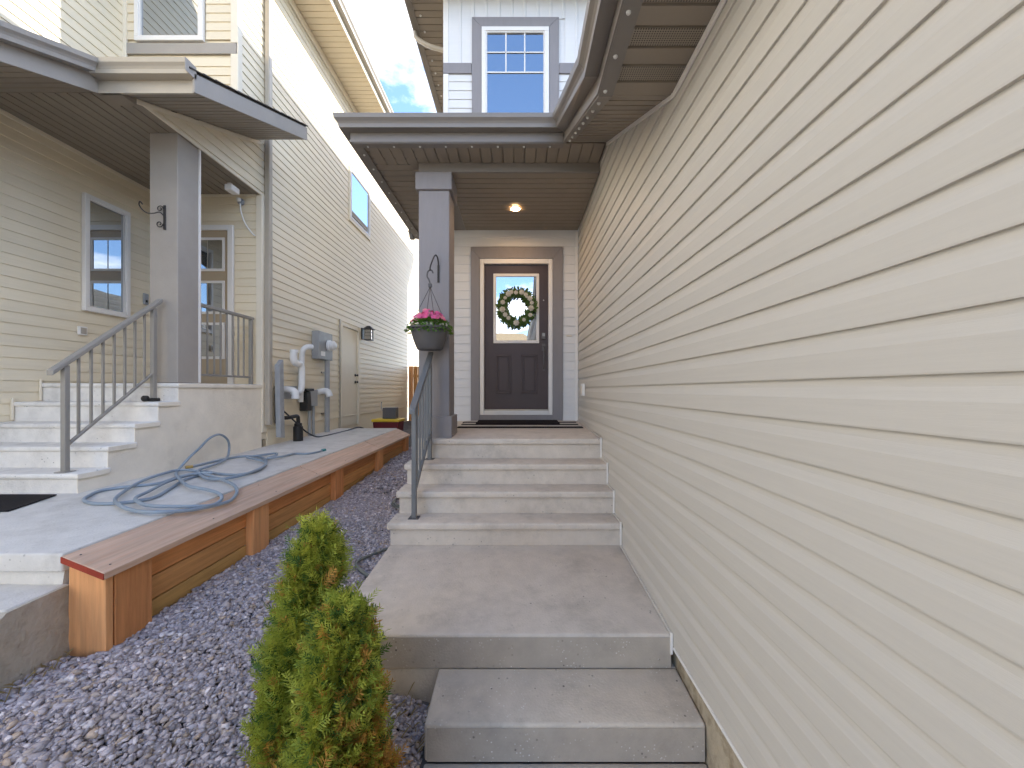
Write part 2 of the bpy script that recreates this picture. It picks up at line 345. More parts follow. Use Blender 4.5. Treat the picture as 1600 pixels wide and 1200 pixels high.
nx = len(gx); mb.f = [(j * nx + i, j * nx + i + 1, (j + 1) * nx + i + 1, (j + 1) * nx + i) for j in range(len(gy) - 1) for i in range(nx - 1)]
struct(mb.build('ground', 'soil'))

def ico():
    t = (1 + 5 ** .5) / 2
    v = np.array([(-1, t, 0), (1, t, 0), (-1, -t, 0), (1, -t, 0), (0, -1, t), (0, 1, t), (0, -1, -t), (0, 1, -t), (t, 0, -1), (t, 0, 1), (-t, 0, -1), (-t, 0, 1)], float); v /= np.linalg.norm(v[0])
    f = np.array([(0, 11, 5), (0, 5, 1), (0, 1, 7), (0, 7, 10), (0, 10, 11), (1, 5, 9), (5, 11, 4), (11, 10, 2), (10, 7, 6), (7, 1, 8), (3, 9, 4), (3, 4, 2), (3, 2, 6), (3, 6, 8), (3, 8, 9), (4, 9, 5), (2, 4, 11), (6, 2, 10), (8, 6, 7), (9, 8, 1)])
    return v, f
def fast(name, V, F, cols, mat, parent=None, smooth=False):
    V = np.asarray(V, np.float32).reshape(-1, 3); F = np.asarray(F, np.int32); k = F.shape[1]
    me = bpy.data.meshes.new(name); me.vertices.add(len(V)); me.vertices.foreach_set('co', V.ravel())
    me.loops.add(F.size); me.loops.foreach_set('vertex_index', F.ravel()); me.polygons.add(len(F))
    me.polygons.foreach_set('loop_start', np.arange(0, F.size, k, dtype=np.int32)); me.update(calc_edges=True)
    if smooth: me.polygons.foreach_set('use_smooth', [True] * len(F))
    if cols is not None:
        a = me.color_attributes.new('col', 'FLOAT_COLOR', 'POINT'); c4 = np.ones((len(V), 4), np.float32); c4[:, :3] = cols; a.data.foreach_set('color', c4.ravel())
    me.validate(); me.materials.append(M[mat]); o = bpy.data.objects.new(name, me); C.objects.link(o)
    if parent: o.parent = parent; o.matrix_parent_inverse = Matrix.Translation(-world_loc(parent))
    return o
def gravel():
    bv, bf = ico(); pts = []
    def sample(n, x0, x1, y0, y1, s0, s1, dz):
        x = rng.uniform(x0, x1, n); y = rng.uniform(y0, y1, n); s = rng.uniform(s0, s1, n) * rng.choice([.75, 1, 1, 1.25], n)
        keep = ~((x > -1.13) & (y > 2.16)) & ~((x < -2.22) & (y > 2.02)) & ~((x < -2.40) & (y > 1.55)) & ~((x > -.47) & (y < 2.2))
        pts.append(np.stack([x, y, gz(x, y) + rng.uniform(-.4, dz, n) * s, s], 1)[keep])
    sample(36000, -2.9, -.40, 1.05, 2.4, .007, .0155, 1.0)
    sample(36000, -2.25, -1.0, 2.3, 5, .007, .0145, 1.0)
    sample(9000, -2.25, -1.0, 5, 8.6, .013, .022, .8)
    sample(2600, -2.9, -.40, 1.05, 3.4, .016, .023, .5)
    P = np.concatenate(pts); n = len(P)
    jit = bv[None] * (1 + rng.uniform(-.42, .38, (n, 12, 1)))
    sc_ = np.stack([rng.uniform(.9, 1.5, n), rng.uniform(.7, 1.1, n), rng.uniform(.4, .75, n)], 1)
    jit = jit * sc_[:, None]
    a = rng.uniform(0, 6.28, n); tl = rng.normal(0, .6, n)
    ca, sa = np.cos(a), np.sin(a); ct, st = np.cos(tl), np.sin(tl)
    y2 = jit[..., 1] * ct[:, None] - jit[..., 2] * st[:, None]; z2 = jit[..., 1] * st[:, None] + jit[..., 2] * ct[:, None]
    x3 = jit[..., 0] * ca[:, None] - y2 * sa[:, None]; y3 = jit[..., 0] * sa[:, None] + y2 * ca[:, None]
    V = np.stack([x3, y3, z2], 2) * P[:, None, 3:4] + P[:, None, :3]
    F = (bf[None] + (np.arange(n) * 12)[:, None, None]).reshape(-1, 3)
    base = np.array([(.25, .235, .245), (.31, .295, .31), (.20, .19, .20), (.29, .26, .24), (.40, .385, .39), (.29, .24, .19)])[rng.choice(6, n, p=[.3, .25, .18, .12, .1, .05])]
    cols = base * np.array([1.75, 1.62, 1.56]) * rng.uniform(.8, 1.2, (n, 1)); cols = np.repeat(cols, 12, 0)
    o = fast('gravel', V, F, cols, 'gravel'); o['kind'] = 'stuff'
    o['label'] = 'grey crushed stone gravel filling the strip between the two houses'; o['category'] = 'gravel'
gravel()

# ================================================================== OUR HOUSE (right)
house = thing('house', 'cream and white sided house with dark brown front door and covered porch', 'house', (3, 7, 0))
RW = Fr((.883, 0, 0), (0, 1, 0), (-1, 0, 0)); DW = Fr((0, 5.65, 0), (1, 0, 0), (0, -1, 0))
gw = MB().box(.883, 8, -3, 5.76, .25, 3.6).build('garage_wall', 'cream', house)
RW.box(MB(), -3, 5.64, 0, .0118, .262, .3264).build('siding_board', 'cream', gw, .001)
siding(RW, dutch, .1278, .3268, 4.25, lambda z: (-3, 5.64), 'cream', gw, wavy=.0007)
MB().box(.898, 1.2, -3, 2.35, -.5, .245).build('foundation', 'foundation', house)
RW.box(MB(), -3, 2.18, .0, .018, .249, .262).build('starter_strip', 'white', gw, .002)
dw = MB().box(-1.06, -.546, 5.65, 5.76, .3, 4.3).box(.501, .883, 5.65, 5.76, .3, 4.3).box(-.546, .501, 5.65, 5.76, 3.588, 4.3).box(-.546, .501, 5.65, 5.76, .3, 1.34).build('entry_wall', 'white_siding', house)
DOORH = (-.545, .5, 1.2, 3.6)
siding(DW, lap, .1275, 1.22, 3.98, lambda z: (-1.06, .86), 'white_siding', dw, [(-.67, .64, 1.2, 3.75)])
DW.box(MB(), .835, .869, .002, .02, 1.25, 3.98).build('corner_trim', 'white', dw, .003)
MB().box(-1.06, 8, 5.77, 13.9, -.2, 7.4).build('main_wall', 'white_siding', house)
upw = MB().box(-1.06, 8, 5.65, 5.765, 4.31, 7.6).build('upper_wall', 'white_siding', house)
siding(DW, lap, .1275, 4.75, 6.26, lambda z: (-1.0, -.66), 'white_siding', upw)
siding(DW, lap, .1275, 4.75, 6.26, lambda z: (.6, 2.6), 'white_siding', upw)
for i in range(20):      # board and batten above the belt
    a0 = -1.0 + i * .187; mb = MB(); c0 = 6.41 if (a0 + .187 < -.6 or a0 > .55) else 7.06
    mb.prism([DW.p(a, b, c0) for a, b in ((a0, 0), (a0, .012), (a0 + .150, .012), (a0 + .153, .019), (a0 + .183, .019), (a0 + .187, 0))], [DW.p(a, b, 7.6) for a, b in ((a0, 0), (a0, .012), (a0 + .150, .012), (a0 + .153, .019), (a0 + .183, .019), (a0 + .187, 0))])
    mb.build('batten_board', 'white_siding', upw)
for a0, a1 in ((-1.075, -.668), (.597, 2.6)): DW.box(MB(), a0, a1, 0, .028, 6.26, 6.41).build('belt_board', 'taupe', upw, .003)
for c0, c1 in ((4.6, 6.258), (6.412, 7.6)):
    DW.box(MB(), -1.075, -1.0, -.1, .022, c0, c1).build('corner_trim', 'white', upw, .003)
# upper window with mitred taupe surround
for pts in ([(-.66, 7.065), (.592, 7.065), (.452, 6.925), (-.52, 6.925)],): DW_b = pts
def flat(fr, pts, b0, b1): return MB().prism([fr.p(a, b0, c) for a, c in pts], [fr.p(a, b1, c) for a, c in pts])
flat(DW, DW_b, 0, .034).build('surround_board', 'taupe', upw, .002)
flat(DW, [(-.66, 7.063), (-.522, 6.925), (-.522, 5.55), (-.66, 5.55)], 0, .033).build('surround_board', 'taupe', upw, .002)
flat(DW, [(.592, 7.063), (.454, 6.925), (.454, 5.55), (.592, 5.55)], 0, .033).build('surround_board', 'taupe', upw, .002)
wa0, wa1, wc0, wc1 = -.519, .449, 5.6, 6.92
gl0, gl1 = wa0 + .078, wa1 - .078; t3 = (gl1 - gl0) / 3; zt = wc1 - .078
window(DW, wa0, wa1, wc0, wc1, upw, .06, .045, .002, bars=[(gl0 + t3 - .009, gl0 + t3 + .009, zt - .56, zt), (gl0 + 2 * t3 - .009, gl0 + 2 * t3 + .009, zt - .56, zt), (gl0, gl1, zt - .285, zt - .267), (gl0, gl1, zt - .575, zt - .555)])
# main roof and its eave over the gap
mr_ = MB()
mr_.prism([(-1.58, 5.15, 7.42), (8.5, 5.15, 7.42), (8.5, 14.4, 7.42), (-1.58, 14.4, 7.42)], [(-1.6, 5.13, 7.6), (8.5, 5.13, 7.6), (8.5, 14.4, 7.6), (-1.6, 14.4, 7.6)])
mr_.prism([(-1.62, 5.1, 7.601), (8.5, 5.1, 7.601), (8.5, 14.5, 7.601), (-1.62, 14.5, 7.601)], [(2.5, 9.2, 8.7), (8.5, 9.2, 8.7), (8.5, 10.4, 8.7), (2.5, 10.4, 8.7)])
mroof = mr_.build('main_roof', 'shingle', house)
panels(80, .112, lambda t, s, d: (-1.575 + s * .5, 5.2 + t, 7.395 + d), 'soffit_panel', 'soffit', mroof)
sweep([(-1.58, 14.3, 7.38), (-1.58, 5.17, 7.38), (2, 5.17, 7.38)], FASCIA, 'fascia', 'brown', mroof)
sweep([(-1.6, 14.3, 7.40), (-1.6, 5.14, 7.40), (2, 5.14, 7.40)], GUTTER, 'gutter', 'brown', mroof)
mb = MB(); mb.tube(spline([(-1.66, 6.30, 7.47), (-1.62, 6.30, 7.36), (-1.40, 6.28, 7.22), (-1.15, 6.26, 7.12), (-1.10, 6.26, 6.95)], 4), .035, 8); mb.tube([(-1.10, 6.26, 6.95), (-1.10, 6.26, 1.0)], .035, 8)
mb.build('downspout', 'lmetal', house, smooth=True)
for i in range(9):
    MB().lathe((-1.48, 5.4 + i * .27, 7.385), [(0, -.004), (.013, -.004), (.017, .010)], 10).build('soffit_light', 'led', mroof)
# porch roof: hip over the porch, running down beside the garage
pr = MB(); T = .02
A = (-1.69, 3.70, 4.275); B = (.38, 3.70, 4.275)
pr.add([A, (-1.69, 6.2, 4.275), (-1.06, 6.25, 4.57), (-1.06, 5.65, 4.57), (.25, 5.649, 5.10), (.9, 5.649, 5.10), (.9, 3.70, 4.275), (.9, 2.13, 3.53), (.38, 2.13, 3.53), B], [(0, 1, 2, 3, 4), (0, 4, 5, 6, 9), (9, 6, 7, 8)])
pr.add([(.38, -3, 3.53), (.38, 2.13, 3.53), (.9, 2.13, 3.53), (8, 2.1, 6), (8, -3, 6), (.9, 3.70, 4.275), (.9, 5.649, 5.10), (8, 5.649, 6)], [(0, 1, 2, 3, 4), (2, 5, 6, 7, 3)])
proof = pr.build('porch_roof', 'shingle', house)
EAVE = [(-1.62, 6.2, 4.10), (-1.62, 3.78, 4.10), (.449, 3.78, 4.10), (.449, 2.17, 3.35), (.449, -3, 3.35)]
sweep(EAVE, FASCIA, 'fascia', 'brown', proof)
sweep([(p[0], p[1], p[2] - .003) for p in EAVE], [(-.019, 0), (.006, 0), (.006, .022), (-.019, .022)], 'drip_trim', 'brown', proof)
sweep([(p[0], p[1], p[2] + .005) for p in EAVE], GUTTER, 'gutter', 'brown', proof)
MB().lathe((-1.68, 6.22, 4.22), [(0, .07), (.05, .05), (.065, 0), (.05, -.06), (.04, -.12), (0, -.13)], 12).build('gutter_outlet', 'brown', proof, smooth=True)
# soffits: front strip, left strip, sloped and level strips beside the garage
panels(21, .112, lambda t, s, d: (-1.49 + t, 3.80 + s * .36, 4.098 + d), 'soffit_panel', 'soffit', proof)
panels(21, .112, lambda t, s, d: (-1.60 + s * .56, 3.84 + t, 4.104 + d), 'soffit_panel', 'soffit', proof)
sl = (4.10 - 3.35) / (3.78 - 2.17)
panels(14, .112, lambda t, s, d: (.452 + s * .432, 2.20 + t, 3.358 + sl * t + d), 'soffit_panel', 'soffit', proof)
panels(44, .105, lambda t, s, d: (.452 + s * .432, 2.19 - t, 3.352 + d), 'soffit_panel', ('soffit', 'soffit_perf'), proof)
MB().box(.452, .53, -2.8, 2.19, 3.344, 3.3515).build('soffit_trim', 'brown', proof)
MB().prism([(.452, 2.19, 3.344), (.53, 2.19, 3.344), (.53, 3.76, 4.086), (.452, 3.76, 4.086)], [(.452, 2.19, 3.352), (.53, 2.19, 3.352), (.53, 3.76, 4.094), (.452, 3.76, 4.094)]).build('soffit_trim', 'brown', proof)
MB().box(-1.60, .449, 3.782, 3.86, 4.088, 4.097).build('soffit_trim', 'brown', proof)
MB().box(-1.60, -1.52, 3.862, 6.2, 4.088, 4.097).build('soffit_trim', 'brown', proof)
def puck(x, y, z): MB().lathe((x, y, z), [(0, -.008), (.007, -.008), (.0105, -.003), (.012, .004)], 10).build('soffit_light', 'led', proof, smooth=True)
for i in range(8): puck(-1.47 + i * .255, 3.835, 4.087)
for i in range(9): puck(-1.56, 3.97 + i * .255, 4.087)
for i in range(9): puck(.482, 2.15 - i * .225, 3.343)
for i in range(8): y = 2.32 + i * .185; puck(.482, y, 3.344 + sl * (y - 2.19) - .002)
# wall trim under the soffit
RW.box(MB(), -3, 2.16, .014, .026, 3.315, 3.349).build('frieze_trim', 'white', gw, .002)
MB().prism([RW.p(2.16, .014, 3.315), RW.p(3.78, .014, 4.063), RW.p(3.78, .026, 4.063), RW.p(2.16, .026, 3.315)], [RW.p(2.16, .014, 3.345), RW.p(3.78, .014, 4.095), RW.p(3.78, .026, 4.095), RW.p(2.16, .026, 3.345)]).build('frieze_trim', 'white', gw)
# beam, ceiling, lamp, column
beam = MB().box(-1.05, .868, 4.13, 4.163, 4.005, 4.12).build('porch_beam', 'brown', house, .004)
MB().box(-1.05, -.75, 4.48, 5.64, 4.005, 4.12).build('porch_beam', 'brown', house, .004)
ceil = MB().box(-1.05, .868, 4.14, 5.645, 4.03, 4.10).build('porch_ceiling', 'soffit', house)
panels(14, .1055, lambda t, s, d: (-.748 + s * 1.615, 4.165 + t, 4.006 + d), 'soffit_panel', 'soffit', ceil)
lp = MB().lathe((-.03, 4.95, 3.996), [(.075, .006), (.075, -.004), (.058, -.006), (.052, .004)], 28).build('ceiling_lamp', 'white', house, smooth=True)
MB().lathe((-.03, 4.95, 3.999), [(0, 0), (.052, 0)], 28).build('lamp_lens', 'lamp', lp)
cx0, cx1, cy0, cy1 = -1.054, -.728, 4.15, 4.476
col = MB().box(cx0, cx1, cy0, cy1, 1.19, 3.82).build('porch_column', 'taupe', house, .006)
for a, b, c in (('column_base', 1.185, 1.42), ('column_capital', 3.82, 4.006)):
    MB().box(cx0 - .03, cx1 + .03, cy0 - .025, cy1 + .03, b, c).build(a, 'taupe', col, .006)
# front door
for pts in ([(-.676, 3.756), (.648, 3.756), (.503, 3.592), (-.548, 3.592)], [(-.676, 3.754), (-.55, 3.590), (-.55, 1.245), (-.676, 1.245)], [(.648, 3.754), (.505, 3.590), (.505, 1.245), (.648, 1.245)]):
    flat(DW, pts, 0, .036).build('door_surround', 'taupe', dw, .002)
DW.box(MB(), -.548, .503, 0, .033, 1.245, 1.335).build('kick_board', 'taupe', dw, .002)
door = thing_door = None
fm = MB()
for q in ((-.547, -.487, 1.337, 3.59), (.443, .502, 1.337, 3.59), (-.487, .443, 3.52, 3.59), (-.487, .443, 1.337, 1.40)): DW.box(fm, q[0], q[1], -.06, .024, q[2], q[3])
fm.build('door_frame', 'white', dw, .004)
DW.box(MB(), -.487, .443, -.06, .034, 1.40, 1.414).build('threshold', 'steel', dw, .002)
dr = MB()
s0, s1, t0, t1 = -.484, .440, 1.416, 3.517; ga0, ga1, gc0, gc1 = -.335, .29, 2.395, 3.365
for q in ((s0, ga0, t0, t1), (ga1, s1, t0, t1), (ga0, ga1, t0, gc0), (ga0, ga1, gc1, t1)): DW.box(dr, q[0], q[1], -.055, -.02, q[2], q[3])
door = dr.build('front_door', 'door', house)
fm = MB()
for q in ((ga0 - .02, ga1 + .02, gc0 - .02, gc0 + .022), (ga0 - .02, ga1 + .02, gc1 - .022, gc1 + .02), (ga0 - .02, ga0 + .022, gc0 + .022, gc1 - .022), (ga1 - .022, ga1 + .02, gc0 + .022, gc1 - .022)): DW.box(fm, q[0], q[1], -.03, -.008, q[2], q[3])
fm.build('glass_frame', 'white', door, .004)
DW.box(MB(), ga0 + .021, ga1 - .021, -.045, -.026, gc0 + .021, gc1 - .021).build('pane', 'glass_door', door)
for a0, a1 in ((-.318, -.095), (.05, .283)):
    mb = MB(); z0, z1 = 1.64, 2.21; m_ = .026
    for q in ((a0, a1, z0, z0 + m_), (a0, a1, z1 - m_, z1), (a0, a0 + m_, z0 + m_, z1 - m_), (a1 - m_, a1, z0 + m_, z1 - m_)): DW.box(mb, q[0], q[1], -.0205, -.004, q[2], q[3])
    DW.box(mb, a0 + .045, a1 - .045, -.0205, -.008, z0 + .045, z1 - .045)
    mb.build('door_panel', 'door', door, .004)
DW.box(MB(), .345, .405, -.021, .008, 2.43, 2.53).build('keypad_lock', 'dgrey', door, .006)
mb = MB()
for k in range(3):
    for l in range(3): DW.box(mb, .357 + l * .014, .366 + l * .014, .008, .011, 2.475 + k * .015, 2.485 + k * .015)
mb.build('keypad_buttons', 'steel', door)
mb = MB(); DW.box(mb, .350, .400, -.021, -.012, 2.27, 2.37); DW.box(mb, .36, .39, -.021, -.012, 1.98, 2.03)
mb.tube([DW.p(.375, -.015, 2.33), DW.p(.375, .03, 2.31), DW.p(.375, .042, 2.26), DW.p(.375, .042, 2.08), DW.p(.375, .03, 2.03), DW.p(.375, -.015, 2.005)], .010, 8)
mb.build('pull_handle', 'dgrey', door, smooth=True)
MB().lathe((.375, 5.672, 3.0), [(0, .008), (.008, .006), (.011, 0)], 10, 'y').build('peephole', 'steel', door)
# small fittings on the entry walls
DW.box(MB(), .70, .78, .012, .028, 2.47, 2.485).build('name_plate', 'beige_trim', dw, .002)
ob = RW.box(MB(), 5.05, 5.17, .013, .05, 1.62, 1.78).build('outlet_cover', 'white', gw, .006)
RW.box(MB(), 5.08, 5.14, .05, .056, 1.65, 1.75).build('cover_lid', 'beige_trim', ob, .004)

# ================================================================== STEPS AND WALKWAY (ours)
steps = thing('concrete_steps', 'wide grey concrete steps with landing leading up to the dark brown door', 'steps', (-.1, 3, 0))
def step(par, name, x0, x1, y0, y1, zf, zb, zbot, mat='concrete', nos=.06, rec=.025, left=True, right=False, bmat=None):
    def sl_(y): return zf + (zb - zf) * (y - y0) / (y1 - y0)
    mb = MB(); mb.prism([(x0, y0, sl_(y0) - nos), (x1, y0, sl_(y0) - nos), (x1, y1, sl_(y1) - nos), (x0, y1, sl_(y1) - nos)], [(x0, y0, sl_(y0)), (x1, y0, sl_(y0)), (x1, y1, sl_(y1)), (x0, y1, sl_(y1))])
    tr = mb.build(name, mat, par, .016, 3, True)
    bx0 = x0 + (rec if left else 0); bx1 = x1 - (rec if right else 0)
    MB().prism([(bx0, y0 + rec, zbot), (bx1, y0 + rec, zbot), (bx1, y1 - .002, zbot), (bx0, y1 - .002, zbot)], [(bx0, y0 + rec, sl_(y0) - nos + .004), (bx1, y0 + rec, sl_(y0) - nos + .004), (bx1, y1 - .002, sl_(y1) - nos + .004), (bx0, y1 - .002, sl_(y1) - nos + .004)]).build('riser', bmat or mat, tr, .006, 2)
    return tr
XR = .8665
step(steps, 'porch_slab', -1.10, XR, 4.053, 5.645, 1.189, 1.25, -.1)
step(steps, 'step', -1.10, XR, 3.766, 4.08, .981, .986, -.1)
step(steps, 'step', -1.10, XR, 3.517, 3.80, .78, .785, -.1)
step(steps, 'step', -1.105, XR, 3.28, 3.55, .576, .581, -.1)
ld = MB().prism([(-1.085, 2.2, .131), (XR, 2.2, .131), (XR, 3.31, .131), (-1.085, 3.31, .131)], [(-1.085, 2.2, .321), (XR, 2.2, .321), (XR, 3.31, .386), (-1.085, 3.31, .386)]).build('landing', 'concrete', steps, .014, 3, True)
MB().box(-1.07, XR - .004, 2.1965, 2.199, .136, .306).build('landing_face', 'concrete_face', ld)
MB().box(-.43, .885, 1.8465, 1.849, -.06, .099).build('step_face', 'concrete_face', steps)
MB().box(-1.078, .895, 2.206, 3.30, -.3, .129).build('landing_base', 'concrete_old', ld, .004)
MB().prism([(-.445, 1.85, -.066), (.893, 1.85, -.066), (.893, 2.2, -.066), (-.445, 2.2, -.066)], [(-.445, 1.85, .114), (.893, 1.85, .114), (.893, 2.2, .134), (-.445, 2.2, .134)]).build('step', 'concrete_old', steps, .014, 3, True)
# white J-trim following the steps on the garage wall
for (yf, yb, zt_, zb_) in ((4.053, 5.64, 1.189, .981), (3.766, 4.06, .981, .78), (3.517, 3.78, .78, .576), (3.28, 3.53, .576, .384), (2.2, 3.29, .321, .20)):
    zbk = zt_ + (.06 if yb > 5 else (.065 if yf < 2.5 else .004))
    MB().prism([(.856, yf - .008, zt_ + .002), (.869, yf - .008, zt_ + .002), (.869, yb, zbk + .002), (.856, yb, zbk + .002)], [(.858, yf - .008, zt_ + .016), (.869, yf - .008, zt_ + .016), (.869, yb, zbk + .016), (.858, yb, zbk + .016)]).build('step_trim', 'cream', gw)
    MB().box(.855, .8692, yf - .016, yf - .004, zb_ + .016, zt_ + .016).build('step_trim', 'white', gw, .002)
wk = MB().box(-.445, .893, -6, 1.853, -.25, -.068).build('walkway', 'concrete', None, .012, 2, True); struct(wk)

# ================================================================== STAIR RAILING (ours)
def railing(name, label, x, yb, yt, zb_base, zt_base, zb_rail, zt_rail, nbal, mat, over=.1, group=None, low=.20):
    t = thing(name, label, 'railing', (x, yb, zb_base))
    s = (zt_rail - zb_rail) / (yt - yb)
    zr = lambda y: zb_rail + s * (y - yb)
    for yy, zz in ((yb, zb_base), (yt, zt_base)):
        p_ = MB().box(x - .02, x + .02, yy - .02, yy + .02, zz, zr(yy) - .012).build('post', mat, t, .003)
        MB().box(x - .045, x + .045, yy - .045, yy + .045, zz, zz + .008).build('base_plate', 'dgrey' if mat == 'rail' else mat, p_, .002)
    y0, y1 = yb - over, yt + over * .7
    q = lambda y, w_, h0, h1: [(x - w_, y, zr(y) + h0), (x + w_, y, zr(y) + h0), (x + w_, y, zr(y) + h1), (x - w_, y, zr(y) + h1)]
    MB().prism(q(y0, .029, -.012, .034), q(y1, .029, -.012, .034)).build('top_rail', mat, t, .007, 2)
    zl = lambda y: zr(y) - (zr(yb) - zb_base) + low
    q2 = lambda y: [(x - .014, y, zl(y)), (x + .014, y, zl(y)), (x + .014, y, zl(y) + .028), (x - .014, y, zl(y) + .028)]
    MB().prism(q2(yb + .02), q2(yt - .02)).build('bottom_rail', mat, t, .003)
    for i in range(nbal):
        y = yb + (yt - yb) * (i + 1) / (nbal + 1)
        MB().box(x - .008, x + .008, y - .008, y + .008, zl(y) + .014, zr(y) - .005).build('baluster', mat, t)
    return t
railing('stair_railing', 'slate grey metal handrail on the left of the steps up to the brown door', -.907, 3.42, 4.02, .577, .982, 1.56, 2.02, 5, 'rail', .08)
# ================================================================== NEIGHBOUR HOUSE (left)
nb = thing('house', 'beige sided neighbour house at left with raised porch and taupe column', 'house', (-7, 8, 0))
GW = Fr((-5.05, 0, 0), (0, 1, 0), (1, 0, 0)); SW = Fr((-3.593, 0, 0), (0, 1, 0), (1, 0, 0)); LW = Fr((0, 5.48, 0), (1, 0, 0), (0, -1, 0)); UW = Fr((0, 5.01, 0), (1, 0, 0), (0, -1, 0))
CH = .1143
nsw = MB().box(-12, -3.593, 5.60, 16, -.2, 7.9).build('side_wall', 'beige', nb)
MB().box(-5.05, -3.593, 5.02, 5.599, 4.5, 7.9).build('bay_wall', 'beige', nb)
ngw = MB().box(-12, -5.05, -3, 5.599, -.2, 8).build('garage_wall', 'beige', nb)
nlw = MB().box(-5.049, -3.6, 5.48, 5.599, 1.0, 4.499).build('entry_wall', 'beige', nb)
def slim(z):
    if z < 4.43: return (5.47, 16)
    return (min(3.64 + (z - 4.45) / .41, 4.995), 16)
siding(SW, lap, CH, 1.16, 7.85, slim, 'beige', nsw, [(8.28, 9.46, 5.30, 6.50), (7.84, 8.80, 0, 3.10)])
siding(GW, lap, CH, .88, 8, lambda z: (-1, 5.47 if z < 4.5 else 5.0), 'beige', ngw, [(4.50, 5.06, 2.60, 4.0)])
siding(LW, lap, CH, 1.78, 4.43, lambda z: (-5.03, -3.66), 'beige', nlw, [(-5.0, -3.96, 1.7, 4.05)])
siding(UW, lap, CH, 4.70, 7.9, lambda z: (-5.03, -3.66), 'beige', nb, [(-4.90, -3.995, 6.12, 8), (-5.1, -3.5, 5.99, 6.135)])
UW.box(MB(), -5.04, -3.60, 0, .022, 5.995, 6.135).build('belt_board', 'ltaupe', nb, .003)
UW.box(MB(), -3.67, -3.578, 0, .024, 5.17, 5.994).build('corner_trim', 'beige_trim', nb, .003)
UW.box(MB(), -3.67, -3.578, 0, .024, 6.136, 7.88).build('corner_trim', 'beige_trim', nb, .003)
SW.box(MB(), 4.990, 5.07, .002, .020, 5.17, 7.86).build('corner_trim', 'beige_trim', nb, .003)
UW.box(MB(), -5.048, -5.0, 0.001, .03, 4.7, 8).build('corner_trim', 'beige_trim', nb, .003)
LW.box(MB(), -3.66, -3.578, 0, .024, 1.76, 4.43).build('corner_trim', 'beige_trim', nlw, .003)
SW.box(MB(), 5.466, 5.56, .002, .02, 1.1, 4.43).build('corner_trim', 'beige_trim', nsw, .003)
MB().box(-12, -3.612, 5.55, 16, -.3, 1.158).build('foundation', 'foundation', nb)
SW.box(MB(), 5.47, 16, 0, .018, 1.146, 1.160).build('starter_strip', 'beige_trim', nsw, .002)
MB().prism([(-3.64, 3.66, 4.436), (-3.64, 5.59, 4.436), (-3.64, 5.59, 5.0), (-3.64, 5.0, 4.96)], [(-3.594, 3.66, 4.436), (-3.594, 5.59, 4.436), (-3.594, 5.59, 5.0), (-3.594, 5.0, 4.96)]).build('gable_wall', 'beige', nb)
MB().prism([(-3.581, 3.62, 4.365), (-3.581, 5.46, 5.12), (-3.571, 5.46, 5.12), (-3.571, 3.62, 4.365)], [(-3.581, 3.62, 4.405), (-3.581, 5.46, 5.16), (-3.571, 5.46, 5.16), (-3.571, 3.62, 4.405)]).build('frieze_board', 'beige_trim', nb)
# windows
window(UW, -4.885, -4.01, 6.15, 7.9, nb, .055, .045, .002)
gwn = window(GW, 4.515, 5.045, 2.62, 3.985, ngw, .045, .05, .002, bars=())
swn = window(SW, 8.33, 9.41, 5.37, 6.45, nsw, .04, .04, .002)
SW.box(MB(), 8.28, 9.46, .0, .035, 5.30, 5.368).build('window_sill', 'beige_trim', swn, .004)
SW.box(MB(), 8.285, 8.33, .0, .03, 5.37, 6.49).build('window_trim', 'beige_trim', swn, .003); SW.box(MB(), 9.41, 9.455, .0, .03, 5.37, 6.49).build('window_trim', 'beige_trim', swn, .003)
# entry door with three lites
fm = MB()
for q in ((-5.0, -4.93, 1.78, 4.0), (-4.05, -3.975, 1.78, 4.0), (-4.93, -4.05, 3.93, 4.0)): LW.box(fm, q[0], q[1], .001, .04, q[2], q[3])
fm.build('door_frame', 'white', nlw, .004)
ld_ = LW.box(MB(), -4.93, -4.05, .001, .010, 1.79, 3.93).build('front_door', 'ldoor', nb)
for c0, c1 in ((3.36, 3.83), (2.76, 3.225), (2.13, 2.64)):
    mb = MB(); a0, a1 = -4.82, -4.10; k = .035
    for q in ((a0, a1, c0, c0 + k), (a0, a1, c1 - k, c1), (a0, a0 + k, c0 + k, c1 - k), (a1 - k, a1, c0 + k, c1 - k)): LW.box(mb, q[0], q[1], .010, .024, q[2], q[3])
    lf = mb.build('lite_frame', 'white', ld_, .003)
    LW.box(MB(), a0 + k, a1 - k, .0105, .015, c0 + k, c1 - k).build('pane', 'glass', lf)
    for a in (-4.58, -4.34): LW.box(MB(), a - .004, a + .004, .0152, .019, c0 + k, c1 - k).build('glazing_bar', 'lmetal', lf)
# side door
fm = MB()
for q in ((7.87, 7.93, .93, 3.06), (8.71, 8.77, .93, 3.06), (7.93, 8.71, 3.0, 3.06)): SW.box(fm, q[0], q[1], .001, .04, q[2], q[3])
fm.build('door_frame', 'beige_trim', nsw, .004)
SW.box(MB(), 7.82, 7.87, 0, .03, .93, 3.12).build('door_trim', 'lmetal', nsw, .003)
sdr = SW.box(MB(), 7.93, 8.71, .002, .010, .95, 3.0).build('side_door', 'beige_trim', nb)
for zz in (2.02, 1.87): MB().lathe((-3.583, 8.60, zz), [(.03, 0), (.03, .012), (.012, .016), (.012, .035), (.026, .045), (.022, .065), (0, .068)], 14, 'x').build('door_knob', 'black', sdr, smooth=True)
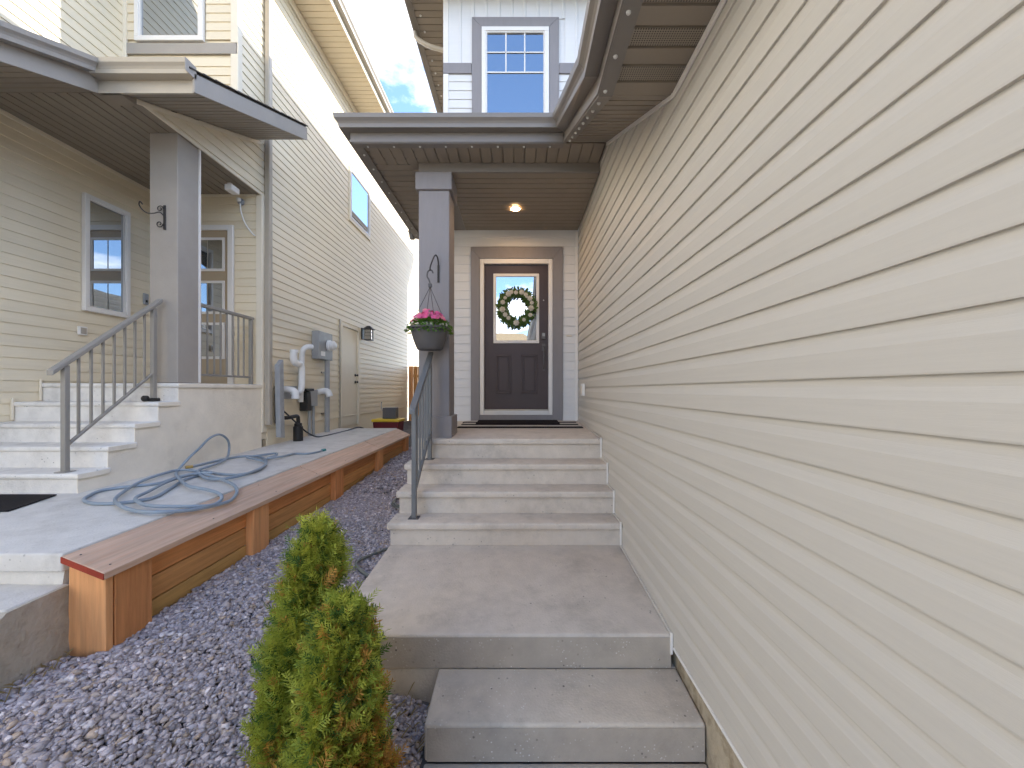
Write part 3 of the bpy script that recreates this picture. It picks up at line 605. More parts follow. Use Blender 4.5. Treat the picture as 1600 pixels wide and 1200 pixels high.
# main eave
nrf = MB()
nrf.prism([(-12, 4.3, 7.93), (-2.97, 4.3, 7.93), (-2.97, 16.6, 7.93), (-12, 16.6, 7.93)], [(-12, 4.3, 8.08), (-2.95, 4.3, 8.08), (-2.95, 16.6, 8.08), (-12, 16.6, 8.08)])
nrf.prism([(-12, 4.2, 8.081), (-2.85, 4.2, 8.081), (-2.85, 16.7, 8.081), (-12, 16.7, 8.081)], [(-12, 8, 9.9), (-7, 8, 9.9), (-7, 12, 9.9), (-12, 12, 9.9)])
nroof = nrf.build('main_roof', 'shingle', nb)
panels(108, .112, lambda t, s, d: (-3.595 + s * .63, 4.35 + t, 7.862 + d), 'soffit_panel', 'soffit_beige', nroof)
SW.box(MB(), 4.99, 16, .014, .045, 7.74, 7.861).build('frieze_board', 'beige_trim', nsw, .003)
sweep([(-2.963, 4.35, 7.85), (-2.963, 16.5, 7.85)], [(.0, 0), (-.02, 0), (-.02, .2), (0, .2)], 'fascia', 'beige_trim', nroof)
sweep([(-2.961, 16.5, 7.87), (-2.961, 4.35, 7.87)], [(-o, u) for o, u in GUTTER], 'gutter', 'lmetal', nroof)
# porch roof: one slope, lower beside the garage
RZ = lambda y: 4.36 + .41 * (y - 3.5)
def slab_poly(pts, up0, up1): return MB().prism([(x, y, RZ(y) + up0) for x, y in pts], [(x, y, RZ(y) + up1) for x, y in pts])
nproof = slab_poly([(-5.04, 1.6), (-3.76, 1.6), (-3.76, 3.5), (-2.90, 3.5), (-2.90, 5.34), (-3.575, 5.34), (-3.575, 4.99), (-5.04, 4.99)], .16, .19).build('porch_roof', 'shingle', nb)
LF = [(-.02, -.0), (0, 0), (0, .165), (-.02, .165)]
FA = [(-3.76, 1.6, RZ(1.6)), (-3.76, 3.5, RZ(3.5)), (-2.90, 3.5, RZ(3.5)), (-2.90, 5.34, RZ(5.34))]
INV = lambda pr_: [(-o, u) for o, u in pr_]
sweep(FA[1::-1][::-1], [(0, 0), (-.02, 0), (-.02, .165), (0, .165)], 'fascia', 'ltaupe', nproof)
sweep(FA[1:3], LF, 'fascia', 'lmetal', nproof)
sweep([(-2.90, 3.48, RZ(3.48)), (-2.90, 5.34, RZ(5.34))], [(0, 0), (.02, 0), (.02, .165), (0, .165)], 'fascia', 'ltaupe', nproof)
sweep([(-3.758, 1.6, RZ(1.6) + .03), (-3.758, 3.40, RZ(3.5) + .03)], GUTTER, 'gutter', 'ltaupe', nproof)
sweep([(-3.758, 3.5, RZ(3.5) + .03), (-2.885, 3.5, RZ(3.5) + .03)], GUTTER, 'gutter', 'lmetal', nproof)
MB().prism([(-2.884, 3.385, RZ(3.5) + .115), (-2.884, 3.5, RZ(3.5) + .115), (-2.884, 3.5, RZ(3.5) + .225), (-2.884, 3.38, RZ(3.5) + .225)], [(-2.880, 3.385, RZ(3.5) + .115), (-2.880, 3.5, RZ(3.5) + .115), (-2.880, 3.5, RZ(3.5) + .225), (-2.880, 3.38, RZ(3.5) + .225)]).build('gutter_end_cap', 'ltaupe', nproof)
# shingle tabs along the rake
for i in range(13):
    y0 = 3.42 + i * .148; mb = MB().prism([(-3.2, y0, RZ(y0) + .192), (-2.872 + random.uniform(-.004, .004), y0, RZ(y0) + .192), (-2.872, y0 + .16, RZ(y0 + .16) + .192), (-3.2, y0 + .16, RZ(y0 + .16) + .192)], [(-3.2, y0, RZ(y0) + .206), (-2.872, y0, RZ(y0) + .206), (-2.872, y0 + .16, RZ(y0 + .16) + .198), (-3.2, y0 + .16, RZ(y0 + .16) + .198)])
    mb.build('shingle', 'shingle', nproof)
panels(17, .106, lambda t, s, d: (-3.578 + s * .676, 3.53 + t, RZ(3.53 + t) + .004 + d), 'soffit_panel', 'soffit', nproof)
panels(17, .112, lambda t, s, d: (-5.04 + s * 1.275, 1.6 + t, RZ(1.6 + t) + .004 + d), 'soffit_panel', 'soffit', nproof)
nceil = MB().box(-5.04, -3.60, 3.52, 5.47, 4.46, 4.52).build('porch_ceiling', 'soffit', nb)
panels(13, .111, lambda t, s, d: (-5.035 + t, 3.52 + s * 1.95, 4.435 + d), 'soffit_panel', 'soffit', nceil)
MB().box(-3.60, -3.578, 3.66, 5.47, 4.42, 4.452).build('beam_trim', 'beige_trim', nceil, .003)
MB().box(-3.76, -3.57, 3.502, 3.66, 4.36, 4.44).build('beam_end', 'soffit', nceil, .003)
GW.box(MB(), 1.6, 5.46, .014, .03, 4.39, 4.433).build('frieze_board', 'beige_trim', ngw, .003)
LW.box(MB(), -5.03, -3.66, .013, .028, 4.40, 4.433).build('frieze_board', 'beige_trim', nlw, .003)
# column
ncol = MB().box(-3.92, -3.62, 4.155, 4.43, 1.775, 4.436).build('porch_column', 'ltaupe', nb, .006)
MB().box(-3.622, -3.606, 4.425, 4.445, 1.78, 4.43).build('corner_strip', 'white', ncol)
# downspout at the corner
mb = MB(); mb.box(-3.57, -3.50, 5.50, 5.58, 1.2, 7.85); dsp = mb.build('downspout', 'lmetal', nb, .012, 2)
mb = MB()
mb.prism([(-3.47, 5.60, 1.02), (-3.40, 5.60, 1.02), (-3.40, 5.70, 1.0), (-3.47, 5.70, 1.0)], [(-3.49, 5.60, 2.05), (-3.42, 5.60, 2.05), (-3.42, 5.70, 2.14), (-3.49, 5.70, 2.14)])
for i in range(9): mb.box(-3.40, -3.394, 5.64, 5.66, 1.08 + i * .11, 1.13 + i * .11)
tag(mb.build('downspout_extension', 'galv', None, .006), 'grey hinged downspout extension folded upright at corner of beige house', 'downspout')

# ================================================================== neighbour steps
nst = thing('concrete_steps', 'pale concrete steps with side coloured as if in warm light up to the neighbour porch', 'steps', (-4.3, 4, .85))
ys = [3.166, 3.403, 3.643, 3.882]; zs = [1.015, 1.204, 1.384, 1.579]
XL = -3.578
for i in range(4): step(nst, 'step', -5.034, XL, ys[i], (ys + [4.113])[i + 1] + .04, zs[i], zs[i] + .004, .6, 'concrete_light', .045, .018, False, True)
step(nst, 'porch_slab', -5.034, XL, 4.113, 5.475, 1.770, 1.774, .6, 'concrete_light', .045, .018, False, True)
poly = [(3.172, .6)]
yy = ys + [4.113]; zz = zs + [1.77]
for i in range(5):
    poly += [(yy[i] + .018, zz[i] - .047), ((yy[i + 1] + .018) if i < 4 else 5.47, zz[i] - .047)]
poly += [(5.47, .6)]; poly[0] = (yy[0] + .018, .6)
MB().prism([(-3.597, a, b) for a, b in poly], [(-3.590, a, b) for a, b in poly]).build('bounce_tinted_side', 'bounce_tint', nst)
for i in range(5):   # nosing returns, warm bounce light tinted into their colour
    y1 = (yy[i + 1] + .02) if i < 4 else 5.47
    MB().box(XL - .0005, XL + .004, yy[i] + .004, y1, zz[i] - .046, zz[i] - .004).build('nosing_end', 'bounce_tint', nst, .003)
for (yv, z0, z1) in ((3.872, 1.40, 1.60), (4.103, 1.59, 1.79)):
    MB().box(-5.034, -5.014, yv, yv + .016, z0, z1 + .02).build('step_trim', 'beige_trim', ngw, .002)

railing('stair_railing', 'taupe metal handrail with straight balusters on the neighbour porch steps', -3.75, 3.235, 4.02, 1.016, 1.58, 1.915, 2.56, 7, 'lrail', .11, low=.20)
gt = thing('porch_railing', 'short level taupe railing between column and wall of neighbour porch', 'railing', (-3.66, 4.9, 1.774))
MB().box(-3.69, -3.64, 4.435, 5.40, 2.66, 2.70).build('top_rail', 'lrail', gt, .008, 2)
MB().box(-3.68, -3.65, 4.44, 5.38, 1.86, 1.885).build('bottom_rail', 'lrail', gt, .003)
MB().box(-3.685, -3.645, 5.34, 5.38, 1.775, 2.66).build('post', 'lrail', gt, .003)
for i in range(8): MB().box(-3.673, -3.657, 4.50 + i * .102, 4.516 + i * .102, 1.88, 2.665).build('baluster', 'lrail', gt)

# ================================================================== neighbour walk, lower steps
SZ = lambda y: .834 + .0175 * (y - 2.06)
npth = thing('concrete_walk', 'pale concrete walk with steps beside the cedar retaining box', 'walk', (-3.2, 4, .5))
def slabseg(y0, y1, x0, x1, name, mat, nos=.055):
    return MB().prism([(x0, y0, SZ(y0) - .1), (x1, y0, SZ(y0) - .1), (x1, y1, SZ(y1) - .1), (x0, y1, SZ(y1) - .1)], [(x0, y0, SZ(y0)), (x1, y0, SZ(y0)), (x1, y1, SZ(y1)), (x0, y1, SZ(y1))]).build(name, mat, npth, .012, 3, True)
slabseg(2.06, 5.095, -6.5, -2.405, 'walk_slab', 'slab'); slabseg(5.11, 7.80, -3.6, -2.405, 'walk_slab', 'slab')
MB().box(-6.5, -2.425, 2.085, 3.2, .2, .74).build('walk_base', 'slab', npth, .01, 2)
MB().box(-6.5, -2.405, 1.83, 2.10, .30, .664).build('step', 'slab', npth, .014, 3, True)
MB().box(-6.5, -2.52, 1.50, 1.85, .05, .49).build('step', 'slab', npth, .014, 3, True)
# rough poured footing beside the lower steps
def rough_slab(x0, x1, prof, name, mat, par):
    ny = len(prof); mb = MB(); V = []
    for y, zb, zt in prof:
        for k in range(7):
            z = zb + (zt - zb) * k / 6; V.append((x1 + random.uniform(-.014, .014), y + random.uniform(-.01, .01), z))
    f = [(i * 7 + k, (i + 1) * 7 + k, (i + 1) * 7 + k + 1, i * 7 + k + 1) for i in range(ny - 1) for k in range(6)]
    mb.add(V, f); o = len(mb.v)
    mb.v += [(x0, y, zt) for y, zb, zt in prof]; mb.f += [(i * 7 + 6, (i + 1) * 7 + 6, o + i + 1, o + i) for i in range(ny - 1)]
    mb.v += [(x0, y, zb) for y, zb, zt in prof]; e = o + ny
    mb.f += [(0, *[k for k in range(1, 7)], o, e), ((ny - 1) * 7, e + ny - 1, o + ny - 1, *[(ny - 1) * 7 + k for k in range(6, 0, -1)])]
    return mb.build(name, mat, par, smooth=True)
rough_slab(-2.7, -2.382, [(1.42, .1, .30), (1.5, .1, .44), (1.6, .1, .50), (1.72, .1, .58), (1.82, .1, .655), (1.95, .1, .66), (2.08, .1, .66)], 'footing', 'footing', npth)
rough_slab(-2.7, -2.425, [(2.08, .1, .735), (3.0, .1, .745), (5.0, .1, .78), (7.8, .1, .83)], 'slab_edge', 'slab', npth)

# ================================================================== cedar retaining box
bx = thing('retaining_box', 'long low cedar plank retaining wall with tilted cap boards beside the walk', 'retaining wall', (-2.2, 4.9, .3))
zl = lambda y: .826 + .017 * (y - 2.06); zr = lambda y: .745 + .011 * (y - 2.06)
cuts = [2.03, 4.27, 6.1, 7.80]
for y0, y1 in zip(cuts, cuts[1:]):
    y1 -= .004; d = .036
    MB().prism([(-2.398, y0 + .02, zl(y0) - d), (-2.15, y0, zr(y0) - d), (-2.15, y1, zr(y1) - d), (-2.398, y1, zl(y1) - d)], [(-2.398, y0 + .02, zl(y0)), (-2.15, y0, zr(y0)), (-2.15, y1, zr(y1)), (-2.398, y1, zl(y1))]).build('cap_board', 'cedar_top', bx, .004, 2)
MB().prism([(-2.397, 2.046, zl(2.03) - .034), (-2.151, 2.026, zr(2.03) - .034), (-2.151, 2.030, zr(2.03) - .034), (-2.397, 2.05, zl(2.03) - .034)], [(-2.397, 2.046, zl(2.03) - .003), (-2.151, 2.026, zr(2.03) - .003), (-2.151, 2.030, zr(2.03) - .003), (-2.397, 2.05, zl(2.03) - .003)]).build('cap_end', 'red_edge', bx)
for k in range(9):
    y = 2.10 + k * .72
    for xx in (-2.36, -2.20): MB().lathe((xx + random.uniform(-.01, .01), y, (zl(y) + (zr(y) - zl(y)) * (xx + 2.398) / .248)), [(0, .0012), (.004, .001), (.005, -.002)], 8).build('screw_head', 'dgrey', bx)
def board(x0, x1, y0, y1, z0, z1, mat, name, tilt=0, y1z=None):
    return MB().prism([(x0, y0, z0), (x1, y0, z0), (x1, y1, z0 + tilt), (x0, y1, z0 + tilt)], [(x0, y0, z1), (x1, y0, z1), (x1, y1, (y1z or z1) + (tilt if y1z is None else 0)), (x0, y1, (y1z or z1) + (tilt if y1z is None else 0))]).build(name, mat, bx, .004, 2)
# end post
MB().prism([(-2.40, 2.075, .1), (-2.175, 2.06, .1), (-2.175, 2.10, .1), (-2.40, 2.115, .1)], [(-2.385, 2.075, zl(2.06) - .04), (-2.175, 2.06, zr(2.06) - .034), (-2.175, 2.10, zr(2.06) - .034), (-2.385, 2.115, zl(2.06) - .04)]).build('end_board', 'cedar_post', bx, .004, 2)
posts = [(2.108, 2.32), (3.21, 3.41), (4.66, 4.87), (6.10, 6.31), (7.57, 7.78)]
for i, (y0, y1) in enumerate(posts): board(-2.24, -2.172, y0, y1, gz(-2.2, y0) - .2, zr(y0) - .038, 'cedar_redpost' if i % 2 == 0 else 'cedar_post', 'post', 0, zr(y1) - .038)
for (a, b) in zip(posts, posts[1:]):
    y0, y1 = a[1] + .002, b[0] - .002; n = 3
    for k, mt in enumerate(('cedar_red', 'cedar_tan', 'cedar_low', 'cedar_low')):
        zt = zr(y0) - .045 - k * .146; dz = zr(y1) - zr(y0)
        board(-2.29, -2.232 + random.uniform(-.004, .003), y0, y1, zt - .139, zt, mt, 'side_plank', dz)
# ================================================================== far end: fence, tote, crate
fe = thing('fence', 'orange stained board fence closing the gap between the houses', 'fence', (-2.3, 12.7, .7))
for i in range(17): MB().box(-3.55 + i * .15, -3.407 + i * .15, 12.70, 12.72, .65, 2.46 + random.uniform(-.006, .006)).build('fence_board', 'cedar_tan' if i % 3 else 'cedar_post', fe, .003)
for zz in (1.0, 2.1): MB().box(-3.55, -1.1, 12.725, 12.76, zz, zz + .09).build('rail', 'cedar_tan', fe)
tt = thing('storage_tote', 'dark red storage tote with yellow lid at the far end of the walk', 'tote', (-2.75, 8.3, .55))
MB().prism([(-2.98, 8.15, .50), (-2.52, 8.15, .50), (-2.52, 8.5, .50), (-2.98, 8.5, .50)], [(-3.02, 8.11, 1.03), (-2.48, 8.11, 1.03), (-2.48, 8.54, 1.03), (-3.02, 8.54, 1.03)]).build('tub', 'red', tt, .02, 2)
MB().box(-3.04, -2.46, 8.09, 8.56, 1.03, 1.085).build('lid', 'yellow', tt, .015, 2)
mb = MB().box(-2.86, -2.58, 8.25, 8.45, 1.0855, 1.32); cr_ = thing('equipment_box', 'dark grey box with thin handle standing on the yellow tote lid', 'box', (-2.7, 8.35, 1.0855))
mb.build('case', 'dgrey', cr_, .01, 2); MB().tube(spline([(-2.87, 8.3, 1.25), (-2.90, 8.3, 1.32), (-2.90, 8.3, 1.42), (-2.88, 8.3, 1.44)], 4), .008).build('handle', 'galv', cr_)

HOSE=[ (-3.452,4.145,0.884),(-3.444,4.297,0.887),(-3.417,4.542,0.891),(-3.332,4.716,0.894),(-3.120,4.699,0.894),(-2.868,4.452,0.890),(-2.644,4.022,0.882),(-2.683,3.797,0.878),(-2.857,3.797,0.878),(-3.131,3.906,0.880),(-3.390,3.909,0.896),(-3.402,3.713,0.893),(-3.334,3.453,0.888),(-3.188,3.173,0.883),(-3.019,2.928,0.879),(-2.802,2.761,0.876),(-2.593,2.659,0.874),(-2.443,2.638,0.874),(-2.341,2.751,0.848),(-2.286,2.912,0.831),(-2.266,3.079,0.827),(-2.336,3.247,0.854),(-2.446,3.352,0.887),(-2.751,3.578,0.891),(-3.071,3.755,0.894),(-3.203,3.693,0.877),(-3.180,3.458,0.872),(-3.323,3.351,0.871),(-3.437,3.231,0.868),(-3.364,3.049,0.865),(-3.266,2.943,0.863),(-3.102,2.871,0.862),(-2.948,2.886,0.862),(-2.848,2.949,0.864),(-2.824,3.049,0.865),(-2.935,3.310,0.870),(-3.042,3.548,0.874),(-3.063,3.744,0.877),(-2.935,3.738,0.903),(-3.075,3.686,0.902),(-3.057,3.422,0.898),(-2.932,3.099,0.892),(-2.864,2.927,0.889),(-2.700,2.796,0.887),(-2.528,2.729,0.886),(-2.345,2.810,0.860),(-2.281,2.916,0.839),(-2.304,3.035,0.849),(-2.377,3.104,0.876),(-2.538,3.166,0.893),(-2.735,3.253,0.895),(-2.945,3.422,0.898),(-3.226,3.686,0.902),(-3.500,4.036,0.880),(-3.500,4.146,0.966),(-3.500,4.296,1.059),(-3.500,4.439,1.151),(-3.500,4.591,1.173),(-3.500,4.713,1.090),(-3.500,4.734,0.971),(-3.351,4.482,0.906),(-3.233,4.134,0.900),(-3.184,3.892,0.896),(-2.888,3.602,0.891),(-2.690,3.545,0.890),(-2.604,3.702,0.893),(-2.642,4.040,0.899),(-2.769,4.287,0.903),(-2.990,4.460,0.906),(-3.178,4.583,0.908),(-3.103,4.696,0.910),(-3.003,4.833,0.913),(-2.916,4.713,0.910),(-2.898,4.521,0.907),(-2.801,4.631,0.909),(-2.807,4.906,0.896),(-2.646,4.906,0.896),(-2.579,5.042,0.898),(-2.577,5.138,0.900) ]

# ================================================================== fittings on the neighbour's side wall
WX = -3.578
vp = thing('vent_pipe', 'white plastic furnace vent pipes with elbows on beige side wall', 'vent pipe', (-3.5, 6.1, 1.6))
SW.box(MB(), 5.88, 6.30, .012, .03, 1.56, 1.76).build('wall_plate', 'galv', vp, .004)
E1 = lambda pts, r, nm: MB().tube(spline(pts, 5), r, 14).build(nm, 'pvc', vp, smooth=True)
E1([(-3.57, 5.93, 1.70), (-3.47, 5.93, 1.70), (-3.40, 5.94, 1.67), (-3.385, 5.95, 1.57)], .052, 'intake_elbow')
E1([(-3.57, 6.16, 1.66), (-3.46, 6.16, 1.66), (-3.42, 6.17, 1.72), (-3.42, 6.18, 1.85), (-3.42, 6.18, 2.02), (-3.42, 6.14, 2.10), (-3.42, 6.06, 2.12)], .048, 'exhaust_pipe')
E1([(-3.42, 6.06, 2.10), (-3.42, 5.98, 2.13), (-3.42, 5.95, 2.20), (-3.41, 5.95, 2.30)], .052, 'exhaust_elbow')
E1([(-3.54, 6.36, 1.50), (-3.52, 6.36, 2.20), (-3.50, 6.36, 2.34), (-3.46, 6.40, 2.40), (-3.40, 6.47, 2.41)], .042, 'tall_pipe')
for q in ((-3.385, 5.95, 1.585), (-3.41, 5.95, 2.29)): MB().lathe(q, [(.056, -.02), (.060, -.02), (.060, .02), (.056, .02)], 16).build('coupling', 'pvc', vp, smooth=True)
em = thing('electric_meter', 'grey electric meter box with round glass meter left of side door', 'meter', (-3.5, 7.1, 2.3))
SW.box(MB(), 6.78, 7.28, .012, .14, 2.24, 2.73).build('cabinet', 'galv', em, .008)
mm_ = MB().lathe((-3.44, 7.10, 2.50), [(.10, 0), (.10, .03), (.085, .04), (.085, .10), (.05, .13), (0, .135)], 20, 'x').build('meter_dome', 'pvc', em, smooth=True)
MB().tube([(-3.50, 7.17, 2.24), (-3.50, 7.17, .92)], .045, 12).build('conduit', 'galv', em, smooth=True)
SW.box(MB(), 6.85, 7.0, .14, .1425, 2.30, 2.38).build('rating_label', 'white', em)
for q in ((6.81, 2.27), (6.81, 2.70), (7.25, 2.27), (7.25, 2.70)): SW.box(MB(), q[0] - .008, q[0] + .008, .14, .145, q[1] - .008, q[1] + .008).build('screw', 'steel', em)
for zz in (1.25, 1.62, 2.0): SW.box(MB(), 7.10, 7.24, .012, .03, zz, zz + .03).build('strap', 'steel', em)
ve = MB().tube(spline([(-3.57, 6.98, 1.66), (-3.47, 6.98, 1.68), (-3.40, 6.99, 1.66), (-3.37, 7.0, 1.58)], 5), .055, 14).build('vent_elbow', 'pvc', None, smooth=True)
tag(ve, 'short white plastic elbow beside the grey meter conduit', 'vent')
jb = thing('junction_box', 'small grey junction box with two conduits running down to the walk', 'junction box', (-3.5, 6.7, 1.2))
SW.box(MB(), 6.55, 6.82, .012, .10, 1.42, 1.70).build('box', 'galv', jb, .006)
for yy_ in (6.62, 6.74): MB().tube([(-3.53, yy_, 1.42), (-3.53, yy_, .91)], .026, 10).build('conduit', 'galv', jb, smooth=True)
hv = thing('hood_vent', 'dark brown hooded wall vent between white pipes and grey conduit', 'vent', (-3.5, 6.5, 1.4))
MB().prism([(-3.58, 6.40, 1.35), (-3.45, 6.42, 1.35), (-3.45, 6.55, 1.35), (-3.58, 6.57, 1.35)], [(-3.58, 6.40, 1.70), (-3.47, 6.42, 1.66), (-3.47, 6.55, 1.66), (-3.58, 6.57, 1.70)]).build('hood', 'black', hv, .01, 2)
MB().box(-3.58, -3.44, 6.36, 6.60, 1.68, 1.72).build('hood_lip', 'black', hv, .008, 2)
sp = thing('sump_discharge', 'black sump discharge pipe standing in a round collar on the walk', 'pipe', (-3.42, 6.1, .9))
MB().tube(spline([(-3.55, 5.84, 1.28), (-3.45, 5.84, 1.28), (-3.42, 5.95, 1.29), (-3.42, 6.05, 1.29), (-3.42, 6.08, 1.24), (-3.42, 6.08, 1.05)], 5), .028, 10).build('pipe', 'black', sp, smooth=True)
MB().lathe((-3.42, 6.08, .905), [(0, 0), (.07, 0), (.07, .22), (.055, .23), (.055, .27), (.04, .28), (0, .28)], 18).build('collar', 'black', sp, smooth=True)
MB().box(-3.575, -3.52, 5.74, 5.88, 1.20, 1.76).build('wall_box', 'black', sp, .01, 2)
cb = MB().tube(spline([(-3.52, 5.84, 1.40), (-3.40, 5.95, 1.22), (-3.34, 6.2, 1.02), (-3.30, 6.45, .925), (-3.25, 6.8, .922), (-3.22, 7.3, .93), (-3.15, 7.8, .95), (-3.05, 8.1, .80)], 8), .012, 8).build('power_cable', 'black', None, smooth=True)
tag(cb, 'black cable drooping from wall and lying along the concrete walk', 'cable')
wl = thing('wall_lantern', 'black box lantern mounted right of the beige side door', 'lantern', (-3.5, 9.0, 3.0))
SW.box(MB(), 8.93, 9.05, .012, .035, 2.86, 3.12).build('back_plate', 'iron', wl, .004)
mb = MB(); cx_, cy_ = -3.43, 9.0
for sx in (-1, 1):
    for sy in (-1, 1): mb.box(cx_ + sx * .068 - .007, cx_ + sx * .068 + .007, cy_ + sy * .068 - .007, cy_ + sy * .068 + .007, 2.86, 3.09)
mb.box(cx_ - .08, cx_ + .08, cy_ - .08, cy_ + .08, 2.84, 2.86); mb.prism([(cx_ - .11, cy_ - .11, 3.09), (cx_ + .11, cy_ - .11, 3.09), (cx_ + .11, cy_ + .11, 3.09), (cx_ - .11, cy_ + .11, 3.09)], [(cx_ - .03, cy_ - .03, 3.17), (cx_ + .03, cy_ - .03, 3.17), (cx_ + .03, cy_ + .03, 3.17), (cx_ - .03, cy_ + .03, 3.17)])
for k in (2.93, 3.01): mb.box(cx_ - .074, cx_ + .074, cy_ - .074, cy_ - .066, k, k + .008); mb.box(cx_ + .066, cx_ + .074, cy_ - .074, cy_ + .074, k, k + .008)
mb.box(-3.58, cx_, 8.985, 9.015, 3.10, 3.12)
mb.build('cage', 'iron', wl)
MB().box(cx_ - .06, cx_ + .06, cy_ - .06, cy_ + .06, 2.862, 3.088).build('glass', 'lglass', wl)
# ---- on the neighbour porch
sc_ = thing('security_camera', 'small white security camera under the neighbour porch ceiling', 'camera', (-3.70, 5.2, 4.4))
mb = MB().box(-3.80, -3.70, 5.05, 5.20, 4.29, 4.37); b_ = mb.build('body', 'white', sc_, .012, 2); MB().box(-3.83, -3.78, 5.14, 5.18, 4.36, 4.432).build('bracket', 'white', sc_, .005)
pl = thing('porch_light', 'small bare wall light with dangling cable beside the neighbour door', 'light', (-3.85, 5.45, 4.3))
MB().lathe((-3.86, 5.455, 4.32), [(.045, 0), (.045, .02), (.02, .03), (.02, .06)], 14, 'y').build('base', 'galv', pl, smooth=True)
MB().lathe((-3.86, 5.40, 4.33), [(0, .03), (.025, .02), (.03, 0), (.02, -.025), (0, -.03)], 14).build('bulb', 'white', pl, smooth=True)
MB().tube(spline([(-3.86, 5.43, 4.29), (-3.85, 5.43, 4.18), (-3.80, 5.44, 4.02), (-3.70, 5.44, 3.88), (-3.66, 5.44, 3.85)], 5), .009, 8).build('cable', 'pvc', pl, smooth=True)
db = GW.box(MB(), 5.24, 5.31, .012, .035, 2.85, 3.0).build('doorbell', 'galv', None, .008, 2); tag(db, 'small grey doorbell box on beige wall left of taupe column', 'doorbell')
GW.box(MB(), 5.262, 5.288, .035, .039, 2.88, 2.91).build('button', 'black', db)
ol = GW.box(MB(), 4.46, 4.55, .012, .04, 2.33, 2.43).build('outlet_box', 'white', None, .008, 2); tag(ol, 'small white outlet box on beige wall below the neighbour window', 'outlet')
GW.box(MB(), 4.475, 4.535, .04, .045, 2.345, 2.415).build('cover', 'lmetal', ol, .004)
hk = thing('plant_bracket', 'black scrolled wrought iron plant bracket on the left taupe column', 'bracket', (-3.79, 4.15, 3.35))
MB().box(-3.765, -3.740, 4.142, 4.156, 3.40, 3.66).build('back_bar', 'iron', hk, .003)
def scroll(c, r0, turns, a0, s=1, n=26): return [(c[0] + math.cos(a0 + s * t * turns * 6.283) * r0 * (1 - .72 * t), 4.13, c[1] + math.sin(a0 + s * t * turns * 6.283) * r0 * (1 - .72 * t)) for t in [i / n for i in range(n + 1)]]
mb = MB(); mb.tube(spline([(-3.757, 4.14, 3.55), (-3.78, 4.12, 3.575), (-3.815, 4.09, 3.55), (-3.845, 4.05, 3.535), (-3.87, 4.02, 3.56), (-3.88, 4.0, 3.60), (-3.86, 3.99, 3.625), (-3.845, 4.0, 3.60)], 6), .006, 6)
mb.build('arm', 'iron', hk, smooth=True)
MB().tube(scroll((-3.785, 3.615), .035, 1.2, 0), .005, 6).build('scroll', 'iron', hk, smooth=True)
MB().tube(scroll((-3.79, 3.455), .038, 1.2, 0, -1), .005, 6).build('scroll', 'iron', hk, smooth=True)
fl = thing('flashlight', 'small black flashlight lying at the foot of the taupe handrail post', 'flashlight', (-3.70, 3.95, 1.61))
MB().lathe((-3.72, 3.905, 1.612), [(0, .03), (.022, .028), (.030, .022), (.030, -.01), (.02, -.02), (0, -.02)], 16, 'y').build('head', 'black', fl, smooth=True)
MB().tube([(-3.71, 3.915, 1.60), (-3.61, 3.93, 1.60)], .017, 12).build('barrel', 'black', fl, smooth=True)
dm = MB().prism([(-4.9, 2.72, SZ(2.72) + .004), (-3.55, 2.72, SZ(2.72) + .004), (-3.68, 3.12, SZ(3.12) + .004), (-4.9, 3.12, SZ(3.12) + .004)], [(-4.9, 2.72, SZ(2.72) + .014), (-3.55, 2.72, SZ(2.72) + .014), (-3.68, 3.12, SZ(3.12) + .014), (-4.9, 3.12, SZ(3.12) + .014)]).build('doormat', 'rug_b', None, .004)
tag(dm, 'dark flat mat at the foot of the neighbour porch steps', 'mat')

# ================================================================== hoses
hp = spline(HOSE, 7)
hz = thing('garden_hose', 'blue grey garden hose lying in loose loops on the concrete walk', 'hose', tuple(hp[0]))
MB().tube(hp, .0125, 9).build('tubing', 'hose', hz, smooth=True)
MB().tube([hp[0], hp[0] + Vector((-.03, -.05, .002))], .016, 10).build('coupling', 'brass', hz, smooth=True)
MB().tube([hp[-1], hp[-1] + Vector((.01, .06, .0))], .02, 10).build('coupling', 'teal', hz, smooth=True)
def on_gravel(l, h=.03): return [(x, y, float(gz(x, y)) + h) for x, y in l]
h2 = spline(on_gravel([(-1.12, 3.22), (-1.22, 3.24), (-1.36, 3.33), (-1.40, 3.42), (-1.30, 3.62), (-1.16, 3.80)]), 8)
h2o = MB().tube(h2, .013, 9).build('hose_piece', 'ghose', None, smooth=True); tag(h2o, 'olive grey hose bend lying on gravel beside the lowest concrete step', 'hose')
h3 = [(-1.36 + .19 * math.cos(a) * (1 - .02 * a), 4.85 + .30 * math.sin(a), float(gz(-1.36, 4.85)) + .035 + .004 * a) for a in [i * .25 for i in range(50)]]
h3o = MB().tube(h3, .012, 9).build('coiled_hose', 'ghose', None, smooth=True); tag(h3o, 'olive grey hose coiled on the gravel beside the upper steps', 'hose')

